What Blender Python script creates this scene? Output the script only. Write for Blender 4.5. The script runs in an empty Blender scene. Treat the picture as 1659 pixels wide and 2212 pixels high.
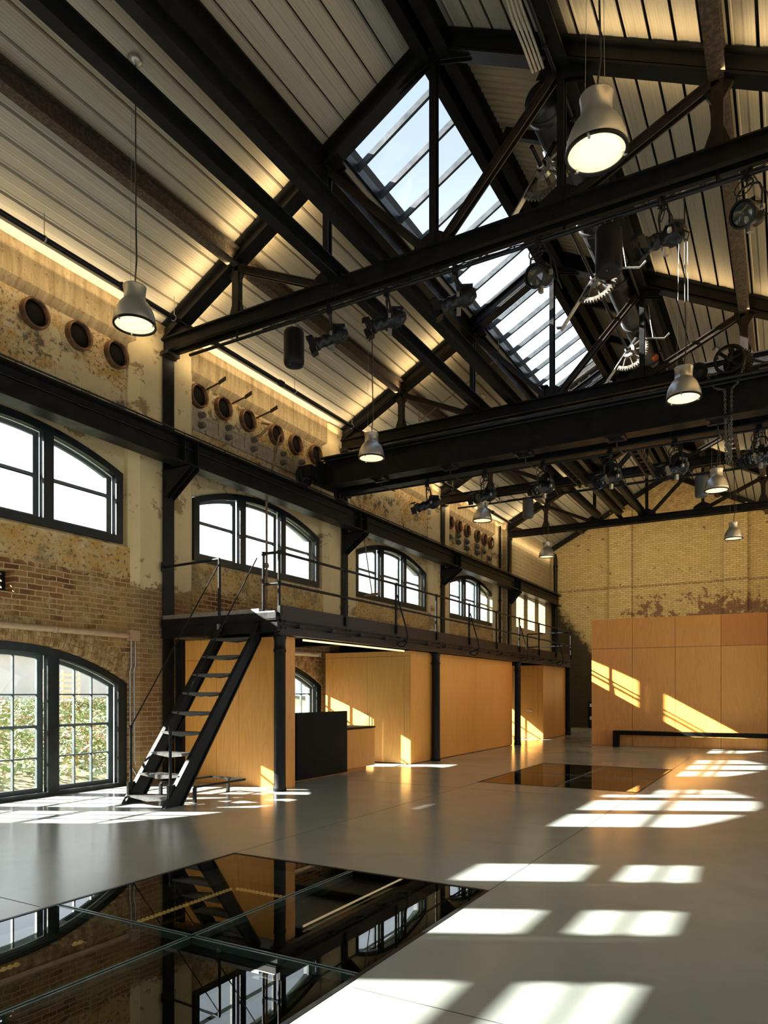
import bpy, math, random
from mathutils import Vector, Matrix
random.seed(7)
C = bpy.context.scene.collection
D = bpy.data
SC = bpy.context.scene

# ------------------------------------------------------------------ mesh builder
class MB:
    def __init__(s):
        s.v = []; s.f = []; s.sm = []; s.mi = []; s.cur = 0
    def add(s, vs, fs, smooth=False):
        n = len(s.v); s.v += [tuple(p) for p in vs]
        for f in fs:
            s.f.append(tuple(n + i for i in f)); s.sm.append(smooth); s.mi.append(s.cur)
        return s
    def box(s, x0, x1, y0, y1, z0, z1):
        return s.add([(x0,y0,z0),(x1,y0,z0),(x1,y1,z0),(x0,y1,z0),(x0,y0,z1),(x1,y0,z1),(x1,y1,z1),(x0,y1,z1)],
                     [(0,3,2,1),(4,5,6,7),(0,1,5,4),(1,2,6,5),(2,3,7,6),(3,0,4,7)])
    def frame(s, p, q, up=(0,0,1)):
        p = Vector(p); q = Vector(q); d = (q - p).normalized(); u = Vector(up)
        if abs(d.dot(u)) > .98: u = Vector((1,0,0)) if abs(d.x) < .9 else Vector((0,1,0))
        a = d.cross(u).normalized(); b = a.cross(d).normalized()
        return p, q, a, b
    def beam(s, p, q, w, h, up=(0,0,1)):
        p, q, a, b = s.frame(p, q, up)
        vs = []
        for o in (p, q):
            for i, j in ((-1,-1),(1,-1),(1,1),(-1,1)):
                vs.append(o + a * (i * w / 2) + b * (j * h / 2))
        return s.add(vs, [(0,1,2,3),(7,6,5,4),(0,4,5,1),(1,5,6,2),(2,6,7,3),(3,7,4,0)])
    def prof(s, p, q, pts, up=(0,0,1)):
        p, q, a, b = s.frame(p, q, up); n = len(pts)
        vs = [o + a * x + b * y for o in (p, q) for x, y in pts]
        fs = [(i, i + n, (i + 1) % n + n, (i + 1) % n) for i in range(n)]
        fs += [tuple(range(n)), tuple(range(2 * n - 1, n - 1, -1))]
        return s.add(vs, fs)
    def ibeam(s, p, q, w, h, tf=.02, tw=.015, up=(0,0,1)):
        W, Hh, t = w / 2, h / 2, tw / 2
        s.prof(p, q, [(-W,-Hh),(W,-Hh),(W,-Hh+tf),(t,-Hh+tf),(t,Hh-tf),(W,Hh-tf),(W,Hh),(-W,Hh),(-W,Hh-tf),(-t,Hh-tf),(-t,-Hh+tf),(-W,-Hh+tf)], up)
        return s
    def tube(s, pts, r, seg=8, cap=True):
        pts = [Vector(p) for p in pts]; n = len(pts); vs = []
        ref = None
        for i, p in enumerate(pts):
            d = (pts[min(i + 1, n - 1)] - pts[max(i - 1, 0)]).normalized()
            if ref is None:
                ref = Vector((0,0,1)) if abs(d.z) < .9 else Vector((1,0,0))
            a = d.cross(ref).normalized(); b = a.cross(d).normalized(); ref = b
            for k in range(seg):
                t = 2 * math.pi * k / seg
                vs.append(p + a * (math.cos(t) * r) + b * (math.sin(t) * r))
        fs = []
        for i in range(n - 1):
            for k in range(seg):
                k2 = (k + 1) % seg
                fs.append((i*seg+k, i*seg+k2, (i+1)*seg+k2, (i+1)*seg+k))
        s.add(vs, fs, True)
        if cap:
            s.add([vs[k] for k in range(seg)], [tuple(range(seg - 1, -1, -1))])
            s.add([vs[(n-1)*seg+k] for k in range(seg)], [tuple(range(seg))])
        return s
    def lathe(s, prof, o=(0,0,0), d=(0,0,1), seg=24, smooth=True):
        o = Vector(o); d = Vector(d).normalized()
        u = Vector((1,0,0)) if abs(d.x) < .9 else Vector((0,1,0))
        a = d.cross(u).normalized(); b = d.cross(a).normalized()
        vs = []
        for r, h in prof:
            for k in range(seg):
                t = 2 * math.pi * k / seg
                vs.append(o + d * h + a * (r * math.cos(t)) + b * (r * math.sin(t)))
        fs = []
        for i in range(len(prof) - 1):
            for k in range(seg):
                k2 = (k + 1) % seg
                fs.append((i*seg+k, i*seg+k2, (i+1)*seg+k2, (i+1)*seg+k))
        return s.add(vs, fs, smooth)
    def cyl(s, p, q, r, seg=16):
        p = Vector(p); q = Vector(q)
        return s.lathe([(0,0),(r,0),(r,.0001),(r,(q-p).length-.0001),(r,(q-p).length),(0,(q-p).length)], p, q - p, seg)
    def poly(s, pts, ax, a0, a1):
        """extrude a 2-D outline along axis ax ('x': pts are (y,z); 'y': pts are (x,z); 'z': (x,y))"""
        def m(p, t):
            return {'x': (t, p[0], p[1]), 'y': (p[0], t, p[1]), 'z': (p[0], p[1], t)}[ax]
        n = len(pts); vs = [m(p, a0) for p in pts] + [m(p, a1) for p in pts]
        fs = [(i, (i + 1) % n, (i + 1) % n + n, i + n) for i in range(n)]
        fs += [tuple(range(n - 1, -1, -1)), tuple(range(n, 2 * n))]
        return s.add(vs, fs)
    def slab(s, x0, x1, ya, yb, zb, zt, ops=(), div=.12):
        """plate in the YZ plane between x0 and x1 with openings (y0,y1,bottom(y),top(y))"""
        fn = lambda g: g if callable(g) else (lambda y, g=g: g)
        zb, zt = fn(zb), fn(zt); ops = [(a, b, fn(c), fn(d)) for a, b, c, d in ops]
        br = {ya, yb}
        for a, b, c, d in ops:
            br |= {a, b}
        k = max(1, int((yb - ya) / div))
        curved = [ya + (yb - ya) * i / k for i in range(1, k)]
        br = sorted(br | set(curved))
        br2 = [br[0]]
        for y in br[1:]:
            if y - br2[-1] > 1e-5: br2.append(y)
        for a, b in zip(br2, br2[1:]):
            mid = (a + b) / 2
            act = sorted([o for o in ops if o[0] < mid < o[1]], key=lambda o: o[2](mid))
            lo = zb; seq = []
            for o in act:
                seq.append((lo, o[2])); lo = o[3]
            seq.append((lo, zt))
            for f, g in seq:
                fa, fb, ga, gb = f(a), f(b), g(a), g(b)
                if ga - fa < 1e-5 and gb - fb < 1e-5: continue
                s.add([(x0,a,fa),(x0,b,fb),(x0,b,gb),(x0,a,ga),(x1,a,fa),(x1,b,fb),(x1,b,gb),(x1,a,ga)],
                      [(3,2,1,0),(4,5,6,7),(0,1,5,4),(2,3,7,6)])
        def side(y, f, g):
            s.add([(x0,y,f),(x1,y,f),(x1,y,g),(x0,y,g)], [(0,1,2,3)])
        side(ya, zb(ya), zt(ya)); side(yb, zb(yb), zt(yb))
        for a, b, c, d in ops:
            for y in (a, b): side(y, c(y), d(y))
        return s
    def build(s, name, mat, parent=None, bevel=0, label=None, cat=None, group=None, kind=None, origin=None):
        me = D.meshes.new(name)
        if parent is not None: o0 = Vector(parent['_o'])
        elif origin is not None: o0 = Vector(origin)
        else: o0 = Vector((0,0,0))
        me.from_pydata([tuple(Vector(p) - o0) for p in s.v], [], s.f)
        mats = mat if isinstance(mat, (list, tuple)) else [mat]
        for m in mats: me.materials.append(m)
        me.polygons.foreach_set('use_smooth', s.sm)
        me.polygons.foreach_set('material_index', s.mi)
        me.update()
        o = D.objects.new(name, me); C.objects.link(o)
        o['_o'] = tuple(o0)
        if parent is not None:
            o.parent = parent
        else: o.location = o0
        if bevel:
            b = o.modifiers.new('bevel', 'BEVEL'); b.width = bevel; b.segments = 2; b.limit_method = 'ANGLE'
        tag(o, label, cat, group, kind)
        return o

def tag(o, label=None, cat=None, group=None, kind=None):
    if label: o['label'] = label
    if cat: o['category'] = cat
    if group: o['group'] = group
    if kind: o['kind'] = kind
    return o
def thing(name, label, cat, loc, group=None, kind=None):
    o = D.objects.new(name, None); C.objects.link(o); o.location = loc; o['_o'] = tuple(loc)
    o.empty_display_size = .1
    return tag(o, label, cat, group, kind)
def clone(o, loc, label, rotz=None):
    r = o.copy(); C.objects.link(r); r.location = loc; r['label'] = label
    if rotz is not None: r.rotation_euler = (0, 0, rotz)
    for ch in list(o.children):
        c = ch.copy(); C.objects.link(c); c.parent = r
        for g in list(ch.children):
            d = g.copy(); C.objects.link(d); d.parent = c
    return r

# ------------------------------------------------------------------ materials
class NT:
    def __init__(s, name):
        s.m = D.materials.new(name); s.m.use_nodes = True
        s.t = s.m.node_tree; s.n = s.t.nodes; s.l = s.t.links
        s.b = s.n['Principled BSDF']; s.out = s.n['Material Output']
    def N(s, t, **k):
        n = s.n.new(t)
        for a, b in k.items(): setattr(n, a, b)
        return n
    def L(s, a, b): s.l.new(a, b)
    def val(s, sock, x):
        if isinstance(x, bpy.types.NodeSocket): s.L(x, sock)
        elif isinstance(x, (tuple, list)) and len(x) == 3 and sock.type == 'RGBA': sock.default_value = (*x, 1)
        else: sock.default_value = x
    def coord(s, scale=(1,1,1), perm=None):
        c = s.N('ShaderNodeTexCoord').outputs['Object']
        if perm:
            sp = s.N('ShaderNodeSeparateXYZ'); s.L(c, sp.inputs[0]); cb = s.N('ShaderNodeCombineXYZ')
            for i, ch in enumerate(perm):
                if ch in 'xyz': s.L(sp.outputs['xyz'.index(ch)], cb.inputs[i])
            c = cb.outputs[0]
        mp = s.N('ShaderNodeMapping'); s.L(c, mp.inputs[0]); mp.inputs['Scale'].default_value = scale
        return mp.outputs[0]
    def axis(s, ax):
        sp = s.N('ShaderNodeSeparateXYZ'); s.L(s.N('ShaderNodeTexCoord').outputs['Object'], sp.inputs[0])
        return sp.outputs['xyz'.index(ax)]
    def noise(s, scale, co=None, detail=5, rough=.6, dist=0.):
        n = s.N('ShaderNodeTexNoise'); n.inputs['Scale'].default_value = scale; n.inputs['Detail'].default_value = detail
        n.inputs['Roughness'].default_value = rough; n.inputs['Distortion'].default_value = dist
        if co is not None: s.L(co, n.inputs['Vector'])
        return n.outputs['Fac']
    def math(s, op, a, b=0., c=None):
        n = s.N('ShaderNodeMath', operation=op); s.val(n.inputs[0], a); s.val(n.inputs[1], b)
        if c is not None: s.val(n.inputs[2], c)
        return n.outputs[0]
    def ramp(s, x, lo, hi, a=0., b=1.):
        n = s.N('ShaderNodeMapRange'); n.clamp = True; s.val(n.inputs[0], x)
        for i, q in ((1, lo), (2, hi), (3, a), (4, b)): s.val(n.inputs[i], q)
        return n.outputs[0]
    def mix(s, f, a, b, mode='MIX'):
        n = s.N('ShaderNodeMix', data_type='RGBA', blend_type=mode)
        s.val(n.inputs[0], f); s.val(n.inputs[6], a); s.val(n.inputs[7], b)
        return n.outputs[2]
    def bump(s, h, strength=.3, dist=.02):
        n = s.N('ShaderNodeBump'); n.inputs['Strength'].default_value = strength; n.inputs['Distance'].default_value = dist
        s.L(h, n.inputs['Height']); s.L(n.outputs[0], s.b.inputs['Normal'])
    def fin(s, col=None, rough=None, metal=None, spec=None):
        if col is not None: s.val(s.b.inputs['Base Color'], col)
        if rough is not None: s.val(s.b.inputs['Roughness'], rough)
        if metal is not None: s.val(s.b.inputs['Metallic'], metal)
        if spec is not None: s.b.inputs['Specular IOR Level'].default_value = spec
        return s.m

def simple(name, c1, c2, scale=8., rough=.45, metal=0., lo=.35, hi=.65, bump=0., spec=None):
    t = NT(name); n = t.noise(scale, t.coord())
    col = t.mix(t.ramp(n, lo, hi), c1, c2)
    if bump: t.bump(n, bump, .01)
    return t.fin(col, t.ramp(n, .3, .7, max(rough - .08, .02), rough + .08), metal, spec)

M = {}
M['steel'] = simple('black_painted_steel', (.0055,.0055,.0055), (.012,.0115,.011), 6, .42, spec=.2)
M['steel_brown'] = simple('dark_brown_steel', (.012,.009,.007), (.026,.018,.013), 5, .40, spec=.3)
M['steel_rust'] = simple('fireproofed_steel', (.018,.014,.010), (.075,.052,.032), 22, .8, lo=.42, hi=.66, bump=.5)
M['winframe'] = simple('dark_green_window_paint', (.007,.011,.012), (.013,.018,.019), 5, .35, spec=.35)
M['sash'] = simple('grey_green_sash_paint', (.07,.09,.095), (.09,.11,.115), 5, .4)
M['bar'] = simple('blue_grey_glazing_bar', (.018,.025,.032), (.028,.036,.044), 5, .4)
M['lining'] = simple('pale_window_lining', (.30,.34,.35), (.38,.42,.43), 5, .5)
M['galv'] = simple('galvanised_steel', (.33,.33,.32), (.46,.46,.44), 25, .38, .8)
M['worn'] = simple('bright_worn_steel', (.40,.40,.39), (.62,.62,.60), 14, .34, .85)
M['alu'] = simple('brushed_aluminium', (.56,.55,.52), (.60,.59,.56), 3, .36, .85)
M['copper'] = simple('copper_ring', (.085,.045,.022), (.26,.125,.06), 7, .5, .4, lo=.42, hi=.62)
M['rustpipe'] = simple('rusty_pipe', (.14,.07,.03), (.30,.18,.09), 14, .6)
M['mesh_dark'] = simple('dark_mesh', (.006,.005,.004), (.014,.011,.008), 60, .8, spec=.1)
M['speaker'] = simple('speaker_shell', (.006,.006,.007), (.009,.009,.010), 4, .5, spec=.2)
M['speaker_grey'] = simple('grey_speaker_shell', (.06,.065,.07), (.08,.085,.09), 4, .5)
M['lampblack'] = simple('stage_light_black', (.005,.0055,.007), (.009,.010,.013), 9, .38, spec=.35)
M['cable'] = simple('black_cable', (.010,.010,.010), (.014,.014,.014), 9, .5)
M['wire'] = simple('steel_wire', (.4,.4,.38), (.5,.5,.48), 9, .35, .8)
M['white'] = simple('off_white_plastic', (.68,.66,.60), (.74,.72,.66), 9, .4)
M['conduit'] = simple('beige_painted_conduit', (.42,.36,.26), (.52,.45,.33), 9, .5)
M['darktop'] = simple('black_laminate', (.0035,.0035,.003), (.006,.006,.0055), 5, .55, spec=.12)
M['decktop'] = simple('steel_deck_plate', (.05,.05,.05), (.09,.088,.085), 30, .45, .3)
M['plate'] = simple('weathered_concrete_plate', (.22,.175,.115), (.36,.29,.20), 9, .85, bump=.4)
M['insul'] = simple('dark_insulator', (.06,.048,.035), (.15,.125,.095), 20, .5)
M['concrete_out'] = simple('pale_concrete', (.66,.72,.80), (.74,.79,.86), 2, .8)
M['rustpipe_l'] = simple('dusty_conduit', (.42,.27,.16), (.50,.34,.21), 8, .45)
M['worn2'] = simple('greasy_cast_iron', (.10,.085,.065), (.26,.24,.21), 9, .42, .6)
M['sash2'] = simple('blue_grey_ledge', (.35,.40,.43), (.42,.47,.50), 5, .5)
M['notice'] = simple('red_white_notice', (.6,.10,.07), (.75,.6,.55), 14, .5, lo=.48, hi=.52)
M['orange'] = simple('orange_cap', (.55,.12,.03), (.65,.18,.05), 9, .4)
M['red'] = simple('red_paint', (.5,.03,.03), (.55,.05,.04), 9, .5)
M['pit'] = simple('dark_pit_concrete', (.030,.030,.026), (.055,.052,.044), 5, .8)
M['dutyduct'] = simple('black_duct', (.010,.010,.011), (.018,.018,.019), 5, .38)

def emit(name, col, st):
    t = NT(name); t.b.inputs['Base Color'].default_value = (.8,.8,.75,1)
    t.b.inputs['Emission Color'].default_value = (*col, 1); t.b.inputs['Emission Strength'].default_value = st
    return t.m
M['diffuser'] = emit('lamp_diffuser', (1, .84, .52), .78)
M['led'] = emit('led_strip', (1, .72, .36), 1.0)
M['rope'] = emit('rope_light', (1, .60, .20), .6)

def glassmat(name, tint, f0=.04, rough=0., boost=1.):
    t = NT(name); t.n.remove(t.b)
    tr = t.N('ShaderNodeBsdfTransparent'); tr.inputs[0].default_value = (*tint, 1)
    gl = t.N('ShaderNodeBsdfGlossy'); gl.inputs['Roughness'].default_value = rough
    g = t.N('ShaderNodeNewGeometry'); dp = t.N('ShaderNodeVectorMath', operation='DOT_PRODUCT')
    t.L(g.outputs['Normal'], dp.inputs[0]); t.L(g.outputs['Incoming'], dp.inputs[1])
    c = t.math('SUBTRACT', 1., t.math('ABSOLUTE', dp.outputs['Value']))
    f = t.math('ADD', f0, t.math('MULTIPLY', t.math('POWER', c, 5.), (1 - f0) * boost))
    mx = t.N('ShaderNodeMixShader'); t.L(f, mx.inputs[0]); t.L(tr.outputs[0], mx.inputs[1]); t.L(gl.outputs[0], mx.inputs[2])
    t.L(mx.outputs[0], t.out.inputs[0]); return t.m
M['glass'] = glassmat('window_glass', (.95,.97,.97), .03)
M['skyglass'] = glassmat('skylight_glass', (.92,.95,.97), .02)
M['floorglass'] = glassmat('dark_floor_glass', (.45,.47,.42), .10, .0, 1.)
M['glassedge'] = simple('teal_glass_edge', (.10,.17,.17), (.16,.23,.23), 9, .2)

# plywood with vertical grain
def wood(name, a, b, c, perm='xyz', sc=1.):
    t = NT(name)
    co = t.coord((22*sc, 22*sc, .75*sc)); fine = t.noise(4., co, 6, .65, .6)
    co2 = t.coord((3.2*sc, 3.2*sc, .35*sc)); big = t.noise(1.4, co2, 3, .5, 1.2)
    w = t.math('SINE', t.math('MULTIPLY', big, 46.)); w = t.ramp(w, -1, 1)
    col = t.mix(t.ramp(fine, .34, .68), a, b)
    col = t.mix(t.math('MULTIPLY', w, .38), col, c)
    cell = t.noise(.5, t.coord((.9,.9,.25)), 1)
    col = t.mix(t.ramp(cell, .35, .7, 0., .35), col, (a[0]*1.2, a[1]*1.25, a[2]*1.3))
    return t.fin(col, t.ramp(fine, .3, .7, .30, .42), 0., .4)
M['wood'] = wood('fir_plywood', (.85,.40,.095), (.76,.31,.060), (.66,.235,.042))
M['wood_light'] = wood('pale_fir_plywood', (.80,.45,.135), (.72,.37,.09), (.60,.26,.05))
M['wood_red'] = wood('red_fir_plywood', (.74,.29,.065), (.64,.215,.042), (.55,.165,.034))

# polished concrete floor
t = NT('polished_concrete')
n1 = t.noise(.45, t.coord(), 5, .6, .3); n2 = t.noise(1.6, t.coord((1,1.6,1)), 4, .6, .5); n3 = t.noise(90., t.coord(), 2)
col = t.mix(t.ramp(n1, .32, .68), (.315,.352,.325), (.395,.425,.385))
col = t.mix(t.ramp(n2, .50, .75, 0, .45), col, (.30,.305,.255))
col = t.mix(t.ramp(n3, .64, .76, 0, .25), col, (.33,.32,.27))
M['floor'] = t.fin(col, t.ramp(n1, .3, .75, .16, .24), 0., .5)
M['joint'] = simple('floor_joint', (.05,.048,.04), (.08,.075,.06), 9, .8)

# old brick + plaster, left wall (coordinates y,z)
def brickwall(name, perm, zone):
    t = NT(name); P = t.coord((1,1,1), perm)
    wob = t.noise(2.2, P, 4); 
    vm = t.N('ShaderNodeVectorMath', operation='MULTIPLY_ADD'); n_ = t.N('ShaderNodeTexNoise'); n_.inputs['Scale'].default_value = 3.
    t.L(P, n_.inputs['Vector']); t.L(n_.outputs['Color'], vm.inputs[0]); vm.inputs[1].default_value = (.06,.05,0); t.L(P, vm.inputs[2])
    br = t.N('ShaderNodeTexBrick'); t.L(vm.outputs[0], br.inputs['Vector'])
    br.inputs['Scale'].default_value = 1.; br.inputs['Brick Width'].default_value = .235; br.inputs['Row Height'].default_value = .083
    br.inputs['Mortar Size'].default_value = .010; br.inputs['Mortar Smooth'].default_value = .4; br.inputs['Bias'].default_value = -.1
    big = t.noise(.9, P, 6, .7); med = t.noise(3.5, P, 8, .72, .3); fine = t.noise(16., P, 6, .7)
    y = t.axis('y') if zone == 'left' else t.axis('x'); z = t.axis('z')
    if zone == 'left':
        br.inputs['Color1'].default_value = (.135,.052,.020,1); br.inputs['Color2'].default_value = (.36,.19,.070,1)
        br.inputs['Mortar'].default_value = (.50,.375,.195,1)
        col = br.outputs['Color']
        # limewash residue over brick
        col = t.mix(t.ramp(big, .47, .60, 0, .62), col, (.44,.295,.105))
        col = t.mix(t.ramp(med, .54, .66, 0, .6), col, (.50,.39,.23))
        col = t.mix(t.ramp(fine, .58, .66, 0, .75), col, (.07,.042,.022))
        zz = t.math('ADD', z, t.math('MULTIPLY', t.math('SUBTRACT', med, .5), .9))
        # ochre stained render above the brick
        o1 = t.mix(t.ramp(med, .35, .65), (.50,.275,.055), (.56,.42,.22))
        o1 = t.mix(t.ramp(fine, .54, .62, 0, .85), o1, (.075,.055,.032))
        o1 = t.mix(t.ramp(big, .52, .60, 0, .6), o1, (.15,.115,.07))
        up = t.ramp(zz, 3.42, 3.50)
        col = t.mix(up, col, o1)
        # clean beige plaster patches
        clean = t.mix(t.ramp(big, .3, .7), (.64,.50,.28), (.55,.42,.215))
        cm = t.math('MULTIPLY', t.ramp(zz, 3.9, 4.0), t.ramp(big, .58, .53))
        col = t.mix(cm, col, clean)
        hgt = t.math('MULTIPLY', br.outputs['Fac'], t.math('SUBTRACT', 1., up))
        hgt = t.math('ADD', t.math('MULTIPLY', hgt, -.8), t.math('MULTIPLY', fine, .5))
        t.bump(hgt, .55, .02)
    elif zone == 'pil':
        br.inputs['Color1'].default_value = (.20,.10,.045,1); br.inputs['Color2'].default_value = (.28,.155,.07,1)
        br.inputs['Mortar'].default_value = (.36,.26,.14,1)
        zz = t.math('ADD', z, t.math('MULTIPLY', t.math('SUBTRACT', med, .5), .6))
        clean = t.mix(t.ramp(big, .3, .7), (.68,.54,.30), (.60,.46,.245))
        clean = t.mix(t.ramp(t.noise(1.3, P, 7, .75), .56, .59, 0, .85), clean, (.25,.165,.07))
        bk = t.mix(t.ramp(big, .45, .6, 0, .6), br.outputs['Color'], (.38,.27,.12))
        up = t.ramp(zz, 3.36, 3.40)
        col = t.mix(up, bk, clean)
        hgt = t.math('MULTIPLY', br.outputs['Fac'], t.math('SUBTRACT', 1., up))
        t.bump(t.math('ADD', t.math('MULTIPLY', hgt, -.8), t.math('MULTIPLY', fine, .25)), .5, .02)
    elif zone == 'spandrel':
        o1 = t.mix(t.ramp(med, .40, .62), (.46,.27,.07), (.58,.45,.26))
        o1 = t.mix(t.ramp(fine, .52, .60, 0, .85), o1, (.075,.055,.03))
        clean = (.52,.415,.235)
        col = t.mix(t.ramp(big, .50, .46), o1, clean)
        g = t.noise(1.7, P, 7, .75)
        col = t.mix(t.ramp(g, .54, .60, 0, .88), col, (.085,.07,.05))
        t.bump(t.math('ADD', fine, med), .5, .015)
    elif zone == 'band':
        st = t.noise(2., t.coord((4,.4,1), perm), 6, .7)
        col = t.mix(t.ramp(st, .35, .7), (.44,.33,.185), (.20,.135,.06))
        col = t.mix(t.ramp(fine, .56, .66, 0, .7), col, (.10,.07,.035))
        t.bump(fine, .4, .01)
    elif zone == 'board':
        st = t.math('FRACT', t.math('MULTIPLY', z, 6.2)); line = t.ramp(st, .0, .09, 1., 0.)
        col = t.mix(t.ramp(med, .35, .65), (.37,.29,.17), (.29,.215,.12))
        col = t.mix(t.math('MULTIPLY', line, t.ramp(big, .35, .55)), col, (.16,.115,.06))
        col = t.mix(t.ramp(fine, .62, .72, 0, .5), col, (.2,.15,.09))
        t.bump(t.math('ADD', t.math('MULTIPLY', line, -1.), t.math('MULTIPLY', fine, .3)), .4, .02)
    elif zone == 'back':
        br.inputs['Color1'].default_value = (.66,.52,.26,1); br.inputs['Color2'].default_value = (.50,.375,.165,1)
        br.inputs['Mortar'].default_value = (.36,.25,.105,1); br.inputs['Mortar Size'].default_value = .012
        col = br.outputs['Color']
        col = t.mix(t.ramp(big, .42, .66, 0, .5), col, (.50,.37,.16))
        # limewash worn off: brick exposed low down, above the plywood
        band = t.math('MULTIPLY', t.ramp(y, -6.4, -5.6), t.ramp(z, 6.0, 4.9))
        ex = t.math('MULTIPLY', band, t.ramp(t.noise(.55, P, 3), .40, .52))
        raw = t.mix(t.ramp(fine, .4, .6), (.17,.085,.05), (.28,.17,.10))
        thr = t.math('ADD', med, t.math('MULTIPLY', ex, .22))
        col = t.mix(t.ramp(thr, .60, .65), col, raw)
        col = t.mix(t.ramp(fine, .60, .68, 0, .55), col, (.25,.15,.06))
        upr = t.math('MULTIPLY', t.ramp(z, 8.2, 9.4), t.ramp(med, .40, .60))
        col = t.mix(t.math('MULTIPLY', upr, .7), col, (.30,.155,.065))
        ln = t.math('MULTIPLY', t.ramp(t.math('ABSOLUTE', t.math('SUBTRACT', z, t.math('ADD', 6.0, t.math('MULTIPLY', med, .12)))), .02, .07, 1, 0), t.ramp(fine, .42, .55))
        col = t.mix(ln, col, (.20,.12,.06))
        # soot stain in the corner behind the walkway
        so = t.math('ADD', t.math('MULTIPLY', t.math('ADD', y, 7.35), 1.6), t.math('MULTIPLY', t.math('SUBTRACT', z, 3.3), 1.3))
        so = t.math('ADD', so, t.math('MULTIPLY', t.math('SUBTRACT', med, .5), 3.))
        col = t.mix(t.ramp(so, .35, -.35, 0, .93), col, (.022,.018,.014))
        t.bump(t.math('ADD', t.math('MULTIPLY', br.outputs['Fac'], -.6), t.math('MULTIPLY', fine, .6)), .6, .02)
    return t.fin(col, .88, 0., .25)
M['brick'] = brickwall('old_brick_and_render', 'yz_', 'left')
M['pil'] = brickwall('plastered_pier', 'yz_', 'pil')
M['spandrel'] = brickwall('stained_plaster', 'yz_', 'spandrel')
M['band'] = brickwall('streaked_concrete', 'yz_', 'band')
M['board'] = brickwall('board_marked_concrete', 'yz_', 'board')
M['back'] = brickwall('limewashed_brick', 'xz_', 'back')

# perforated acoustic roof deck
t = NT('perforated_roof_deck')
vo = t.N('ShaderNodeTexVoronoi'); vo.inputs['Scale'].default_value = 55.; vo.inputs['Randomness'].default_value = 0.
t.L(t.coord(), vo.inputs['Vector'])
hole = t.ramp(vo.outputs['Distance'], .28, .36, 1, 0)
st = t.noise(3., t.coord((14,.35,14)), 4)
col = t.mix(t.ramp(st, .3, .7), (.33,.305,.245), (.39,.36,.29))
col = t.mix(t.math('MULTIPLY', hole, .5), col, (.16,.13,.09))
M['deck'] = t.fin(col, .5, 0., .35)
t = NT('corrugated_sheet')
st = t.noise(2.5, t.coord((.5,12,.5)), 6, .65)
col = t.mix(t.ramp(st, .3, .7), (.42,.34,.225), (.30,.225,.135))
M['corr'] = t.fin(col, .6, 0., .3)
M['void'] = simple('dark_roof_void', (.010,.008,.006), (.016,.013,.010), 5, .9)

# outdoors
t = NT('planted_soil'); n = t.noise(3., t.coord(), 6)
M['soil'] = t.fin(t.mix(t.ramp(n, .35, .65), (.17,.20,.09), (.28,.22,.14)), .9)
def leafmat(name, a, b):
    t = NT(name); n = t.noise(2.5, t.coord(), 4)
    t.b.inputs['Subsurface Weight'].default_value = 0.
    return t.fin(t.mix(t.ramp(n, .35, .65), a, b), .6)
M['leaf'] = leafmat('green_leaves', (.16,.26,.08), (.30,.38,.16))
M['leaf2'] = leafmat('grey_green_leaves', (.28,.36,.25), (.38,.44,.30))
M['flower'] = leafmat('red_flowers', (.55,.14,.14), (.65,.28,.24))

# ------------------------------------------------------------------ main dimensions
BAY = 5.665
TY = [8.86 + BAY * i for i in range(4)]           # four trusses
BACK = 8.86 + BAY * 4                              # gable wall
FRONT = -2.7
RX, EL, ER = -4.27, -9.5, .97                      # ridge, eaves
SL = .53
def zd(x): return 10.75 - SL * abs(x - RX)         # underside of deck
PP = [-7.84, -6.055, -4.27, -2.485, -.70]          # panel points of the trusses

# ------------------------------------------------------------------ floor with two glazed pits
P1 = (-4.65, -2.03, .35, 5.215); P2 = (-4.69, -2.01, 11.45, 15.22)
m = MB()
ys = [FRONT - .2, P1[2], P1[3], P2[2], P2[3], BACK + .2]
for i in range(5):
    a, b = ys[i], ys[i + 1]
    if i in (1, 3):
        p = P1 if i == 1 else P2
        m.box(-10.1, p[0], a, b, -.25, 0); m.box(p[1], 1.3, a, b, -.25, 0)
    else: m.box(-10.1, 1.3, a, b, -.25, 0)
fl = m.build('floor', M['floor'], kind='structure')
j = MB()
for x0, x1, y0, y1 in ((-2.033,-2.027,5.23,11.44),(-2.033,-2.027,15.3,21.2),(-2.033,-2.027,-2.6,.3),(-4.653,-4.647,5.23,11.44),(-4.653,-4.647,15.3,31),
                       (-9.5,-4.70,3.2,3.206),(-1.98,.9,3.14,3.146),(-9.45,.9,10.6,10.606),(-9.4,-9.396,4,8.1),(-9.1,-9.094,4,31)):
    j.box(x0, x1, y0, y1, -.01, .0012)
j.build('floor_joint', M['joint'], fl)
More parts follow.
